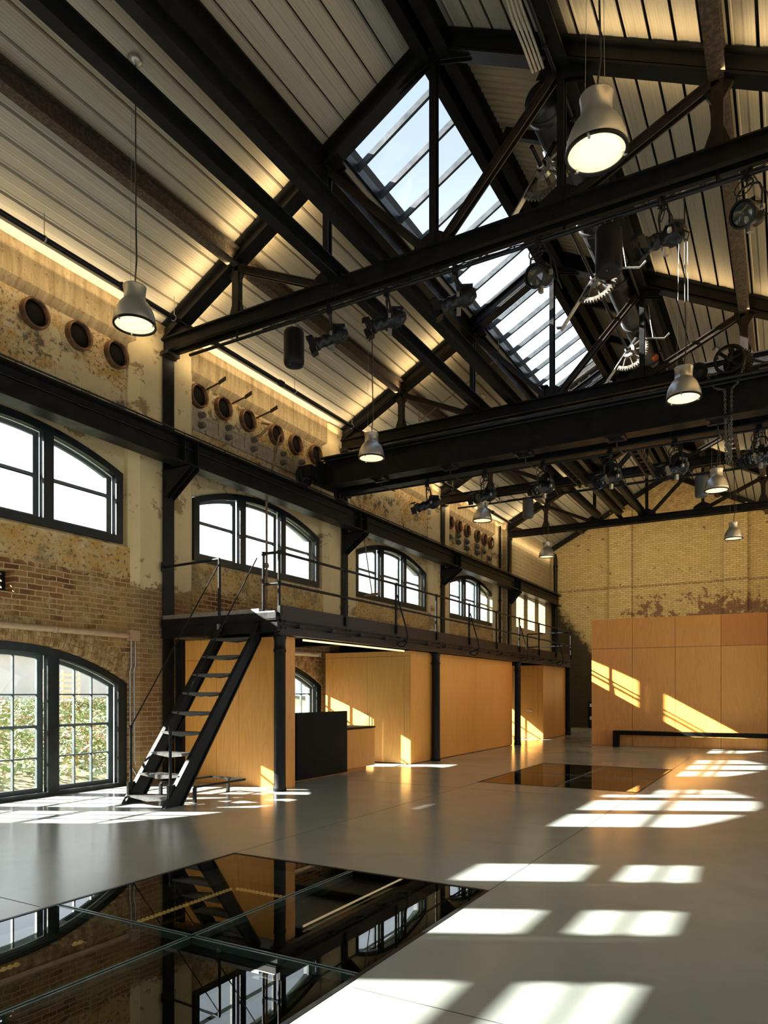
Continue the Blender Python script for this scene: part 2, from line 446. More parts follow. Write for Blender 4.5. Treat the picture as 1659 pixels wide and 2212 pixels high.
for k, p in enumerate((P1, P2)):
    m = MB(); z0 = -2.9
    for x0, x1, y0, y1 in ((p[0]-.1,p[0],p[2]-.1,p[3]+.1),(p[1],p[1]+.1,p[2]-.1,p[3]+.1),(p[0],p[1],p[2]-.1,p[2]),(p[0],p[1],p[3],p[3]+.1)):
        m.box(x0, x1, y0, y1, z0, -.25)
    m.box(p[0]-.1, p[1]+.1, p[2]-.1, p[3]+.1, z0-.1, z0)
    m.build('trim_%d' % (k + 1), M['pit'], kind='structure')
    lab = ('large dark glass floor panel in the foreground, four panes in a black frame', 'smaller dark glass floor panel farther back, reflecting the plywood')[k]
    g = thing('floor_glass', lab, 'glass floor', ((p[0]+p[1])/2, (p[2]+p[3])/2, 0))
    f = MB(); e = .03
    for x0, x1, y0, y1 in ((p[0],p[0]+e,p[2],p[3]),(p[1]-e,p[1],p[2],p[3]),(p[0]+e,p[1]-e,p[2],p[2]+e),(p[0]+e,p[1]-e,p[3]-e,p[3])):
        f.box(x0, x1, y0, y1, -.09, .003)
    f.build('frame', M['steel'], g)
    xm = -3.30 if k == 0 else (p[0]+p[1])/2
    yl = [p[2]+e, 3.30, p[3]-e] if k == 0 else [p[2]+e, 13.3, p[3]-e]
    b = MB(); b.box(xm-.03, xm+.03, p[2]+e, p[3]-e, -.20, -.048)
    b.box(p[0]+e, p[1]-e, yl[1]-.03, yl[1]+.03, -.20, -.048); b.build('support_bar', M['steel'], g)
    for i in range(2):
        for q in range(2):
            xa, xb = ((p[0]+e, xm-.008), (xm+.008, p[1]-e))[i]
            ya, yb = yl[q] + (.008 if q else 0), yl[q+1] - (0 if q else .008)
            pn = MB().box(xa, xb, ya, yb, -.045, 0); pn.build('pane', M['floorglass'], g)
            ed = MB()
            ed.box(xa+.0005, xa+.014, ya, yb, -.044, .0015) if i else ed.box(xb-.014, xb-.0005, ya, yb, -.044, .0015)
            ed.box(xa, xb, ya+.0005, ya+.014, -.044, .0015) if q else ed.box(xa, xb, yb-.014, yb-.0005, -.044, .0015)
            ed.build('glass_edge', M['glassedge'], g)
# rope lights down in the near pit
for (a, b, lab) in (((-4.63, 3.42, -.33), (-4.63, 5.16, -.33), 'gold rope light under the near glass floor, along its left edge, farther half'),
                    ((-4.63, .4, -.33), (-4.63, 3.0, -.33), 'gold rope light under the near glass floor, along its left edge, nearer half'),
                    ((-4.60, 5.18, -.33), (-3.9, 5.18, -.33), 'short gold rope light under the far edge of the near glass floor')):
    m = MB(); pa, pb = Vector(a), Vector(b); n = int((pb-pa).length/.045)
    pts = []
    for i in range(2*n+1): pts.append(pa.lerp(pb, i/(2*n)) + Vector((0,0,.004 if i % 2 else -.004)))
    m.tube(pts, .008, 6)
    for i in range(n):
        c = pa.lerp(pb, (i+.5)/n); m.box(c.x-.010, c.x+.010, c.y-.010, c.y+.010, c.z-.013, c.z+.013)
    m.build('rope_light', M['rope'], label=lab, cat='light', origin=a)

# ------------------------------------------------------------------ left wall
ZS = 3.97
def arcf(yc, half, zs, za):
    s = za - zs; R = (half * half + s * s) / (2 * s)
    return lambda y: za - R + math.sqrt(max(R * R - (y - yc) ** 2, 0)) if abs(y - yc) <= half + 1e-6 else zs
BC = [8.86 - BAY / 2 + BAY * i for i in range(-1, 4)]      # bay centres: .36, 6.03, 11.69, 17.36, 23.02
HU, HL = 2.03, 2.10
m = MB()
lo_ops = []; up_ops = []
for c in BC:
    lo_ops.append((c - HL, c + HL, 0.0, arcf(c, HL, 1.71, 2.28)))
    up_ops.append((c - HU, c + HU, 4.02, arcf(c, HU, 5.19, 5.60) if c > 1 else arcf(c, HU, 5.385, 5.425)))
lo_ops.append((5.40, 6.12, 2.98, 3.29))
m.slab(-10.0, -9.56, FRONT, 25.3, 0, ZS, lo_ops); m.build('wall_left', M['brick'], kind='structure')
w = MB(); w.slab(-10.0, -9.66, FRONT, 25.3, ZS, 6.1, up_ops)
w.build('wall_left_upper', M['pil'], kind='structure')
w = MB(); w.slab(-10.0, -9.62, FRONT, 25.3, 6.1, 7.46)
for c in BC:   # sloping sills
    pass
w.build('wall_left_spandrel', M['spandrel'], kind='structure')
w = MB()
w.box(-10.0, -9.50, FRONT, 25.3, 7.46, 8.15)
n = 60
pr = [(-9.66,7.30),(-9.50,7.46),(-9.66,7.46)]
w.poly(pr, 'y', FRONT, 25.3)
w.build('wall_left_band', M['band'], kind='structure')
# sloping ledge under the upper windows
w = MB(); w.poly([(-9.66,ZS),(-9.66,4.03),(-9.56,ZS)], 'y', FRONT, 25.3); w.build('trim_3', M['pil'], kind='structure')
# piers
for i, y in enumerate([3.195] + TY[:3] + [25.40]):
    w = MB(); h = .63 if i < 4 else .42
    if i < 4: w.poly([(-10,y-h-.1),(-9.58,y-h-.1),(-9.46,y-h+.05),(-9.46,y+h-.05),(-9.58,y+h+.1),(-10,y+h+.1)], 'z', 0, 7.95)
    else: w.poly([(-10,y-h-.1),(-9.58,y-h-.1),(-9.46,y-h+.02),(-9.46,y+h-.2),(-10,y+h-.2)], 'z', 0, 7.95)
    w.build('trim_%d' % (4 + i), M['pil'], kind='structure')
# last bay, board-marked concrete with three slots
w = MB()
sl = [(26.75,27.65),(28.15,29.08),(29.62,30.55)]
w.slab(-10.0, -9.30, 25.62, BACK, 0, 8.2, [(a, b, 4.15, 5.72) for a, b in sl]); w.build('wall_left_end', M['board'], kind='structure')
# gable, right and front walls
w = MB(); w.poly([(-10,0),(1.3,0),(1.3,zd(ER)+.1),(RX,10.85),(-10,zd(-10)+.1)], 'y', BACK, BACK + .3); w.build('wall_back', M['back'], kind='structure')
for i, (a, b) in enumerate(((-6.71,-5.79),(-2.25,-1.40))):
    w = MB(); w.box(a, b, BACK - .22, BACK, 0, zd(max(abs(a-RX),abs(b-RX)) + RX) - .15); w.build('trim_%d' % (9 + i), M['back'], kind='structure')
rops = []
for c in BC: rops += [(c - HL, c + HL, .5, arcf(c, HL, 2.0, 2.57)), (c - HU, c + HU, 4.02, arcf(c, HU, 5.19, 5.60))]  # openings for unseen windows added to brighten the room
w = MB(); w.slab(ER, ER + .33, FRONT, BACK, 0, 8.0, rops); w.build('wall_right', M['brick'], kind='structure')
w = MB()     # entrance wall behind the camera, its three unseen windows added for frontal fill light
FW = [(-8.9, -6.5), (-5.5, -3.1), (-2.1, .3)]
xs_ = [-10, -8.9, -6.5, -5.5, -3.1, -2.1, .3, 1.3]
for i, (a, b) in enumerate(zip(xs_, xs_[1:])):
    if i % 2 == 0: w.box(a, b, FRONT - .3, FRONT, 0, 4.9)
    else: w.box(a, b, FRONT - .3, FRONT, 0, .9)
w.poly([(-10,4.9),(1.3,4.9),(1.3,zd(ER)+.1),(RX,10.85),(-10,zd(-10)+.1)], 'y', FRONT - .3, FRONT)
w.build('wall_front', M['back'], kind='structure')

# soldier-brick arches over the lower windows
t = NT('arch_bricks'); n_ = t.noise(7., t.coord((1,1,1)), 2); f_ = t.noise(20., t.coord(), 5)
col = t.mix(t.ramp(n_, .35, .65), (.22,.115,.05), (.46,.33,.16)); col = t.mix(t.ramp(f_, .58, .68, 0, .7), col, (.11,.075,.045)); t.bump(f_, .5, .01)
M['archbrick'] = t.fin(col, .9, 0., .2)
for ci, c in enumerate(BC[:3]):
    m = MB(); s_ = 2.28 - 1.71; R0 = (HL*HL + s_*s_)/(2*s_); zc = 2.28 - R0; th = math.asin(HL/R0)
    for row in range(3):
        r0 = R0 + .012 + row*.118; n = int(2*th*r0/.082)
        for k in range(n):
            t0 = -th + 2*th*(k+.07)/n + random.uniform(-.0006,.0006); t1 = -th + 2*th*(k+.93)/n
            if row % 2: t0 += th/n; t1 += th/n
            q = [(c + r*math.sin(t), zc + r*math.cos(t)) for r, t in ((r0,t0),(r0,t1),(r0+.107,t1),(r0+.107,t0))]
            if max(abs(y - c) for y, z in q) > HL + .14: continue
            m.poly(q, 'x', -9.60, -9.553 + random.uniform(-.004,.004))
    m.build('trim_%d' % (12 + ci), M['archbrick'], kind='structure')

# ------------------------------------------------------------------ windows
wi = [0]
def window(yc, half, z0, zs, za, Xf, mull, zm, mw=.11, muntins=None, sill=.12, fr=.14, rail=.020, extra=None):
    wi[0] += 1
    o = thing('window_%d' % wi[0], None, None, (Xf, yc, z0), kind='structure')
    top = arcf(yc, half, zs, za); inn = lambda y: top(y) - .12
    edges = [yc - half + fr] + [e for q in mull for e in (yc + q - mw/2, yc + q + mw/2)] + [yc + half - fr]
    lights = [(edges[2*i], edges[2*i+1]) for i in range(len(edges)//2)]
    MB().slab(Xf - .10, Xf, yc - half, yc + half, z0, top, [(a, b, z0 + sill, inn) for a, b in lights]).build('window_frame', M['winframe'], o)
    MB().slab(-10.02, Xf - .22, yc - half, yc + half, z0 - .0, top, [(yc - half + .05, yc + half - .05, z0 + .05, lambda y: top(y) - .05)]).build('lining', M['lining'], o)
    for a, b in lights:
        e = .07; rows = []; s = MB()
        it = lambda y: inn(y) - .055
        cols = [a + e, b - e]
        nc, nr1, nr2 = muntins or (1, 1, 1)
        cw = (b - a - 2*e) / nc
        ops = []
        for k in range(nc):
            ca, cb = a + e + k*cw + (.011 if k else 0), a + e + (k+1)*cw - (.011 if k < nc-1 else 0)
            zb = z0 + sill + .06; hh = (zm - .02 - zb) / nr1
            for r in range(nr1):
                ops.append((ca, cb, zb + r*hh + (.011 if r else 0), zb + (r+1)*hh - (.011 if r < nr1-1 else 0)))
            zu = zm + .02
            if nr2 == 1: ops.append((ca, cb, zu, it))
            else:
                zmid = zu + (zm - zb)*.5
                ops.append((ca, cb, zu, zmid - .011)); ops.append((ca, cb, zmid + .011, it))
        MB().box(Xf - .225, Xf - .15, a - .02, b + .02, zm - rail, zm + rail).build('meeting_rail', M['sash'], o)
        if extra: MB().box(Xf - .21, Xf - .16, a - .02, b + .02, extra - .018, extra + .018).build('glazing_bar', M['sash'], o)
        s.slab(Xf - .21, Xf - .16, a - .03, b + .03, z0 + sill - .03, lambda y: inn(y) + .01, ops); s.build('sash', M['sash'], o)
        MB().slab(Xf - .19, Xf - .184, a, b, z0 + sill, inn).build('pane', M['glass'], o)
    return o
for i, c in enumerate(BC):
    q = [-.66, .66] if i else [-.72, .72]
    window(c, HU - .005, 4.025, 5.185 if i else 5.38, 5.595 if i else 5.42, -9.60, q, 4.80 if i else 4.84, .17 if i else .72, rail=.020 if i else .075, extra=None if i else 5.08)
for i, c in enumerate(BC):
    window(c, HL - .005, .002, 1.705, 2.275, -9.60, [-.70, .74], 1.04, .19, (3, 2, 2), .06, .17)
for a, b in FW:  # frames and panes of the added fill-light windows, out of view
    wi[0] += 1; o = thing('window_%d' % wi[0], None, None, ((a+b)/2, FRONT - .15, .9), kind='structure')
    f = MB(); zr_ = [.9, 1.0, 2.2, 2.26, 3.5, 3.56, 4.8, 4.9]
    for x0, x1 in ((a, a+.1), ((a+b)/2-.05, (a+b)/2+.05), (b-.1, b)): f.box(x0, x1, FRONT-.2, FRONT-.12, .9, 4.9)
    for z0, z1 in zip(zr_[::2], zr_[1::2]): f.box(a, b, FRONT-.19, FRONT-.13, z0, z1)
    f.build('window_frame', M['winframe'], o); MB().box(a+.05, b-.05, FRONT-.163, FRONT-.157, .95, 4.85).build('pane', M['glass'], o)
for c in BC:      # unseen right-wall windows, added to bring in cool fill daylight
    for z0, zs, za, h in ((.505, 1.995, 2.565, HL - .005), (4.025, 5.185, 5.595, HU - .005)):
        wi[0] += 1; o = thing('window_%d' % wi[0], None, None, (ER + .2, c, z0), kind='structure')
        tp = arcf(c, h, zs, za); e5 = [-h + .1, -.7, -.6, .6, .7, h - .1]
        MB().slab(ER + .15, ER + .22, c - h, c + h, z0, tp, [(c+e5[2*k], c+e5[2*k+1], z0+.1, lambda y, tp=tp: tp(y)-.1) for k in range(3)]).build('window_frame', M['winframe'], o)
        MB().slab(ER + .18, ER + .186, c - h, c + h, z0 + .05, lambda y, tp=tp: tp(y)-.05).build('pane', M['glass'], o)
# small perforated grille window
wi[0] += 1
o = thing('window_%d' % wi[0], None, None, (-9.8, 5.76, 2.98), kind='structure')
MB().slab(-9.80, -9.77, 5.405, 6.115, 2.985, 3.285, [(5.43+.052*i+(.026 if r%2 else 0), 5.43+.052*i+.036+(.026 if r%2 else 0), 2.995+.047*r, 2.995+.047*r+.034) for i in range(12) for r in range(6)], div=.03).build('grille', M['steel'], o)
# three slots of the end bay
for a, b in sl:
    wi[0] += 1
    o = thing('window_%d' % wi[0], None, None, (-9.7, (a+b)/2, 4.15), kind='structure')
    MB().slab(-9.74, -9.70, a, b, 4.15, 5.72, [(a+.03, b-.03, 4.18, 5.69)]).build('window_frame', M['board'], o)
    MB().box(-9.724, -9.718, a+.02, b-.02, 4.17, 5.70).build('pane', M['glass'], o)

# ------------------------------------------------------------------ roof deck
def plank(m, xa, xb, ya, yb):
    """ribbed deck plank running along the hall, underside facing down"""
    prof = [0, .08, .12, .5, .54, .9, 1.0]; dz = [.0, 0, .006, .006, 0, 0, .0]
    za = zd(xa); vs = []
    for y in (ya, yb):
        for f, h in zip(prof, dz):
            x = xa + (xb - xa) * f; vs.append((x, y, zd(x) + h))
    k = len(prof)
    m.add(vs, [(i, i+1, i+1+k, i+k) for i in range(k-1)])
    m.add([(xa,ya,zd(xa)),(xa,yb,zd(xa)),(xa,yb,zd(xa)+.05),(xa,ya,zd(xa)+.05)], [(0,1,2,3)])
    m.add([(xb,ya,zd(xb)),(xb,yb,zd(xb)),(xb,yb,zd(xb)+.05),(xb,ya,zd(xb)+.05)], [(3,2,1,0)])
SK = (-5.98, -4.40, TY[0] + .12, TY[2] - .12)      # skylight opening
m = MB(); W_, G_ = .245, .036
x = -9.62
while x < RX - .1:
    a, b = x, min(x + W_, RX - .04)
    if b > SK[0] and a < SK[1] + .1:
        if a < SK[0] - .06: b = SK[0] - .02; plank(m, a, b, FRONT, BACK)
        else:
            plank(m, a, b, FRONT, SK[2] - .02); plank(m, a, b, SK[3] + .02, BACK)
    else: plank(m, a, b, FRONT, BACK)
    x += W_ + G_
x = 1.1
while x > RX + .1:
    b, a = x, max(x - W_, RX + .04)
    if a < -2.5 + .05:
        plank(m, a, b, FRONT, TY[0]); plank(m, a, b, TY[2], BACK)
    else: plank(m, a, b, FRONT, BACK)
    x -= W_ + G_
m.build('ceiling', M['deck'], kind='structure')
m = MB()
yy = TY[0]; 
xs = [RX + .1, -3.4, -2.45]
n = int((TY[2] - TY[0]) / .022)
for xa, xb in zip(xs, xs[1:]):
    vs = []
    for i in range(n + 1):
        y = TY[0] + (TY[2] - TY[0]) * i / n; h = .012 * math.sin(y * 2 * math.pi / .13)
        for x in (xa, xb): vs.append((x, y, zd(x) + h + .0))
    m.add(vs, [(2*i, 2*i+1, 2*i+3, 2*i+2) for i in range(n)], True)
m.build('ceiling_sheeting', M['corr'], kind='structure')
# solid roof above, leaving the skylight open
m = MB()
def roofq(xa, xb, ya, yb, u=.16, v=.34):
    m.add([(xa,ya,zd(xa)+u),(xb,ya,zd(xb)+u),(xb,yb,zd(xb)+u),(xa,yb,zd(xa)+u),(xa,ya,zd(xa)+v),(xb,ya,zd(xb)+v),(xb,yb,zd(xb)+v),(xa,yb,zd(xa)+v)],
          [(0,3,2,1),(4,5,6,7),(0,1,5,4),(1,2,6,5),(2,3,7,6),(3,0,4,7)])
roofq(-10.2, SK[0], FRONT-.3, BACK+.3); roofq(SK[0], SK[1], FRONT-.3, SK[2]); roofq(SK[0], SK[1], SK[3], BACK+.3)
roofq(SK[1], RX, FRONT-.3, BACK+.3); roofq(RX, 1.4, FRONT-.3, BACK+.3)
m.build('ceiling_backing', M['void'], kind='structure')
# skylight
wi[0] += 1
o = thing('window_%d' % wi[0], None, None, (-5.2, TY[1], zd(-5.2)), kind='structure')
gap = 0
for k in range(17):
    y = TY[0] + .708 * k
    if y < SK[2] or y > SK[3]: continue
    b = MB(); b.beam((SK[0], y, zd(SK[0]) + .03), (SK[1], y, zd(SK[1]) + .03), .048, .10); b.build('glazing_bar', M['bar'], o)
b = MB()
b.add([(SK[0],SK[2],zd(SK[0])+.1),(SK[1],SK[2],zd(SK[1])+.1),(SK[1],SK[3],zd(SK[1])+.1),(SK[0],SK[3],zd(SK[0])+.1)], [(0,1,2,3)])
b.build('pane', M['skyglass'], o)
b = MB()
for x in (SK[0] + .02, SK[1] - .02): b.beam((x, SK[2], zd(x) + .02), (x, SK[3], zd(x) + .02), .05, .16)
b.build('skylight_frame', M['winframe'], o)

# ------------------------------------------------------------------ roof trusses
def gusset(m, x, z, y, pts):
    for dy in (-.045, .035): m.poly([(x + a, z + b) for a, b in pts], 'y', y + dy, y + dy + .012)
ZC0, ZC1 = 7.47, 7.70
TL = ['nearest black steel roof truss, spotlights and two black speakers hung beneath its chord',
      'second black steel roof truss, its chord showing just above the crane bridge',
      'third black steel roof truss, behind the crane bridge with two speakers beneath',
      'farthest black steel roof truss, thin against the limewashed gable wall']
def truss(i, y):
    o = thing('roof_truss', TL[i], 'roof truss', (RX, y, ZC0), 'riveted roof trusses')
    for s in (-1, 1):
        xe = EL - .05 if s < 0 else ER
        r = MB()
        for off, w, h in ((-.03, .20, .028), (-.32, .24, .03)):
            r.beam((RX, y, zd(RX) + off), (xe, y, zd(xe) + off), w, h)
        r.beam((RX, y, zd(RX) - .175), (xe, y, zd(xe) - .175), .05, .28)
        r.beam((RX, y, zd(RX) - .24), (xe, y, zd(xe) - .24), .15, .03)
        r.build('rafter', M['steel'], o)
    c = MB(); d = 1.0 if i < 3 else .8
    c.beam((EL + .0, y, ZC1 - .012), (ER, y, ZC1 - .012), .26, .024)
    for dy in (-.06, .06): c.beam((EL, y + dy, (ZC0 + ZC1)/2 - .01), (ER, y + dy, (ZC0 + ZC1)/2 - .01), .018, ZC1 - ZC0 - .02)
    for dy in (-.09, .09): c.beam((EL, y + dy, ZC0 + .01), (ER, y + dy, ZC0 + .01), .07, .018)
    c.build('bottom_chord', M['steel'], o)
    for k, x in enumerate(PP):
        v = MB(); zt = zd(x) - .3
        if k in (0, 4):
            v.beam((x, y, ZC1), (x, y, zt), .13, .11, (0,1,0))
            v.poly([(x-.17,zt-.02),(x+.17,zt-.02),(x+.17,zt-.12),(x+.065,zt-.3),(x-.065,zt-.3),(x-.17,zt-.12)], 'y', y-.03, y+.03)
            v.poly([(x-.16,ZC1),(x+.16,ZC1),(x+.065,ZC1+.26),(x-.065,ZC1+.26)], 'y', y-.03, y+.03)
            v.build('post', M['steel_brown'], o)
        else:
            for dy in (-.05, .05): v.beam((x, y + dy, ZC0 + .1), (x, y + dy, zt + .1), .09, .025, (0,1,0))
            v.beam((x, y, ZC0 + .1), (x, y, zt + .1), .03, .08, (0,1,0))
            v.build('king_post' if k == 2 else 'post', M['steel'], o)
    for a, b in ((0, 1), (1, 2), (4, 3), (3, 2)):
        s = MB(); pa = (PP[a], y, zd(PP[a]) - .36); pb = (PP[b] + (.14 if b < a else -.14) , y, ZC1 + .04)
        for dy in (-.045, .045): s.beam((pa[0], y+dy, pa[2]), (pb[0], y+dy, pb[2]), .02, .105)
        s.beam((pa[0], y, pa[2]+.045), (pb[0], y, pb[2]+.045), .16, .018)
        s.build('strut', M['steel_brown'], o)
    for k, x in enumerate(PP):
        g = MB(); zt = zd(x) - .3; top_g = MB()
        if k in (1, 3): gusset(top_g, x, zt, y, [(-.32,-.12 if k==3 else -.32),(.32,-.32 if k==3 else -.12),(.22,.1),(-.22,.1),(-.28,-.05)])
        elif k == 2:
            gusset(top_g, x, zd(RX) - .36, y, [(-.55,-.28),(-.05,-.12),(.05,-.12),(.55,-.28),(.5,-.05),(0,.2),(-.5,-.05)])
        if k in (1, 2, 3): 
            gusset(g, x, ZC1, y, [(-.30,-.03),(.30,-.03),(.28,.10),(.08,.22),(-.08,.22),(-.28,.10)])
        for dx in (-.22,-.14,.14,.22) if k in (1,2,3) else ():
            for zz in (ZC0 + .06, ZC0 + .16): g.lathe([(0,-.008),(.012,-.006),(.014,0)], (x+dx, y-.069, zz), (0,1,0), 6)
        if g.v: g.build('gusset_plate', M['steel'], o)
        if top_g.v: top_g.build('gusset_plate', M['steel'], o)
    for s, xe in ((1, EL), (-1, ER)):
        g = MB(); gusset(g, xe, ZC0, y, [(0,0),(.75*s,.02),(.75*s,.28),(.2*s,.5),(0,.42)]); 
        g.box(xe + min(0,s*.05), xe + max(0,s*.22), y-.14, y+.14, ZC0-.06, ZC0)
        g.build('heel_plate', M['steel_brown'], o)
    return o
for i, y in enumerate(TY): truss(i, y)
# rafter line on the gable
m = MB()
for s, xe in ((-1, EL), (1, ER)):
    m.beam((RX, BACK-.10, zd(RX)-.12), (xe, BACK-.10, zd(xe)-.12), .14, .16); m.beam((RX, BACK-.24, zd(RX)-.26), (xe, BACK-.24, zd(xe)-.26), .07, .06)
m.build('gable_rafter', M['steel'], label='black steel rafters lying along the top of the limewashed gable wall', cat='roof beam', origin=(RX, BACK-.1, 10.4))

# purlins
def purlin(x, mat, w, h, lab, off=.02, y0=FRONT, y1=BACK-.30, name='purlin'):
    zc = zd(x) - off - h/2 - SL*w/2 - .008
    m = MB(); m.ibeam((x, y0, zc), (x, y1, zc), w, h, .03, .03)
    return m.build(name, mat, label=lab, cat='roof beam', origin=(x, TY[0], zc))
purlin(PP[0], M['steel_rust'], .17, .30, 'rough fireproofed purlin lowest on the left roof slope', .0)
purlin(-6.12, M['steel'], .20, .36, 'deep black purlin along the lower edge of the skylight', .0)
o = MB(); o.ibeam((RX-.12, FRONT, 10.48), (RX-.12, BACK-.30, 10.48), .16, .34, .03, .03); o.ibeam((RX+.18, FRONT, 10.46), (RX+.18, BACK-.30, 10.46), .16, .34, .03, .03)
o.box(RX-.25, RX+.30, FRONT, BACK-.30, 10.62, 10.66)
o.build('ridge_beam', M['steel'], label='double black ridge beam along the top edge of the skylight', cat='roof beam', origin=(RX, TY[0], 10.48))
purlin(PP[3] + .02, M['steel'], .18, .36, 'black purlin upper on the right roof slope, carrying a conduit', .0)
purlin(PP[4], M['steel_rust'], .18, .32, 'rough dark purlin lowest on the right roof slope', .0)
m = MB()
m.tube([(PP[3]-.05, FRONT, zd(PP[3])-.475), (PP[3]-.05, 20.0, zd(PP[3])-.475)], .028, 8)
for k in range(18): m.box(PP[3]-.09, PP[3]-.01, FRONT+1+k*1.25, FRONT+1.04+k*1.25, zd(PP[3])-.51, zd(PP[3])-.43)
m.build('conduit', M['lampblack'], label='glossy black conduit clipped under the upper right purlin', cat='pipe', origin=(PP[3], TY[0], 9.3))
# runway beams at chord level
for k, (x, y0, y1) in enumerate(((-5.87, FRONT, TY[3]+.1), (-5.13, FRONT, TY[3]+.1), (-4.42, TY[1]-.1, TY[3]+.1))):
    m = MB(); m.ibeam((x, y0, 7.83), (x, y1, 7.83), .15, .24, .022, .018)
    m.build('runway_beam', M['steel'], label=('long black beam on top of the truss chords, nearest the left wall', 'long black beam on top of the truss chords, middle one of three', 'black beam on the far truss chords, beside the king posts')[k], cat='roof beam', origin=(x, 12, 7.71))
for k, x in enumerate((-5.0, -3.2, -1.15)):
    m = MB()
    for dx in (-.09, .09): m.beam((x+dx, TY[1]+.2, 7.42+.0), (x+dx, TY[2]-.15, 7.42), .05, .22)
    for q in range(14): m.box(x-.13, x+.13, TY[1]+.5+q*.36, TY[1]+.56+q*.36, 7.36, 7.42)
    m.build('twin_channel_beam', M['steel_brown'], label=('paired channel beam with bolts behind the crane, left of three', 'paired channel beam with bolts behind the crane, middle of three', 'paired channel beam with bolts behind the crane, right of three')[k], cat='roof beam', origin=(x, 17, 7.3))

# ------------------------------------------------------------------ wall columns, crane rail
OR = ['first', 'second', 'third', 'fourth']
for i, y in enumerate(TY):
    xf = -9.40 if i < 3 else -9.22
    o = thing('wall_column', ('riveted black wall column nearest the camera, beside the ladder', 'riveted black wall column between the second and third upper windows', 'riveted black wall column between the third and fourth upper windows', 'slim black wall column on the end bay of board-marked concrete')[i], 'column', (xf, y, 0), 'riveted wall columns')
    m = MB(); m.box(xf-.02, xf, y-.125, y+.125, 0, ZC0-.07)
    m.box(xf-.06 if i<3 else xf-.07, xf-.02, y-.03, y+.03, 0, ZC0-.07)
    m.build('flange', M['steel'], o)
    r = MB()
    for k in range(46):
        for dy in (-.10, .10): r.lathe([(0,.007),(.008,.005),(.011,0)], (xf, y+dy, .2+k*.155), (1,0,0), 6)
    r.build('rivet_row', M['steel'], o, kind='stuff')
    b = MB(); b.poly([(xf,5.42),(-8.80,5.42),(-8.80,5.36),(xf,4.92)], 'y', y-.012, y+.012)
    b.box(xf, -8.80, y-.12, y+.12, 5.40, 5.43); b.poly([(xf,5.42),(-8.80,5.42),(-8.80,5.36),(xf,4.92)], 'y', y+.10, y+.12)
    b.poly([(xf,5.42),(-8.80,5.42),(-8.80,5.36),(xf,4.92)], 'y', y-.12, y-.10)
    b.build('rail_bracket', M['steel'], o)
    c = MB(); c.box(xf-.05, xf+.03, y-.16, y+.16, ZC0-.07, ZC0-.02); c.build('cap_plate', M['steel_rust'], o)
o = thing('crane_rail', 'long black crane rail girder running along the left wall above the windows', 'rail', (-9.0, 12, 5.43), None)
m = MB(); m.ibeam((-9.0, FRONT, 5.665), (-9.0, BACK-.01, 5.665), .30, .47, .03, .03); m.build('girder', M['steel'], o)
m = MB(); m.prof((-9.0, FRONT, 5.93), (-9.0, BACK-.01, 5.93), [(-.05,-.03),(.05,-.03),(.05,-.015),(.02,0),(.028,.03),(-.028,.03),(-.02,0),(-.05,-.015)]); m.build('rail', M['steel_brown'], o)
m = MB(); m.tube([(-8.83, FRONT, 5.92), (-8.83, BACK-.01, 5.92)], .014, 6); m.tube([(-8.955, FRONT, 5.74), (-8.955, BACK-.01, 5.74)], .013, 6); m.build('conduit', M['lampblack'], o)
m = MB()
for y in [3.2+BAY*i for i in range(5)]: m.box(-8.99, -8.86, y-.16, y-.145, 5.46, 5.87); m.box(-8.99, -8.86, y+.145, y+.16, 5.46, 5.87)
for i in range(34): m.lathe([(0,.05),(.008,.05),(.008,0)], (-8.87, FRONT+.4+i, 5.90), (0,0,1), 6)
m.build('stiffener', M['steel'], o, kind='stuff')

# ------------------------------------------------------------------ travelling crane
Y1, Y2, G0, G1 = 12.68, 13.32, 5.985, 6.60
o = thing('bridge_crane', 'black bridge crane of two plate girders spanning the hall on the wall rails', 'crane', (-4.0, 13.0, 5.96))
for y in (Y1, Y2):
    m = MB(); m.ibeam((-8.72, y, (G0+G1)/2), (ER-.05, y, (G0+G1)/2), .30, G1-G0, .028, .022)
    for k in range(9): m.box(-8.4+k*1.1, -8.385+k*1.1, y-.13, y+.13, G0+.03, G1-.03) if y > 13 else None
    m.build('girder', M['steel'], o)
m = MB(); m.tube([(-8.7, Y1-.18, G1-.03), (ER-.1, Y1-.18, G1-.03)], .03, 8); m.tube([(-8.7, Y1-.17, G1-.10), (ER-.1, Y1-.17, G1-.10)], .018, 8)
m.tube([(-8.3, Y2-.02, G0-.06), (ER-.1, Y2-.02, G0-.06)], .020, 8)
m.build('conduit', M['lampblack'], o)
for y in (Y1, Y2):
    m = MB(); m.box(-8.6, ER-.1, y-.03, y+.03, G1, G1+.04); m.build('trolley_rail', M['steel_brown'], o)
m = MB(); m.box(-9.06, -8.72, 12.15, 13.95, 6.12, 6.36); m.box(-8.74, -8.70, 12.35, 13.7, 6.0, 6.5); m.build('end_carriage', M['steel'], o)
for y in (12.28, 13.72):
    m = MB(); m.lathe([(0,-.12),(.07,-.12),(.07,-.06),(.17,-.06),(.215,-.06),(.215,-.03),(.19,-.03),(.19,.04),(.215,.05),(.215,.07),(.17,.07),(.07,.07),(.07,.14),(0,.14)], (-9.0, y, 6.155), (1,0,0), 28)
    for k in range(6):
        t_ = k*math.pi/3; m.beam((-8.92, y, 6.155), (-8.92, y+.16*math.cos(t_), 6.155+.16*math.sin(t_)), .03, .03, (1,0,0))
    m.build('wheel', M['steel'], o)
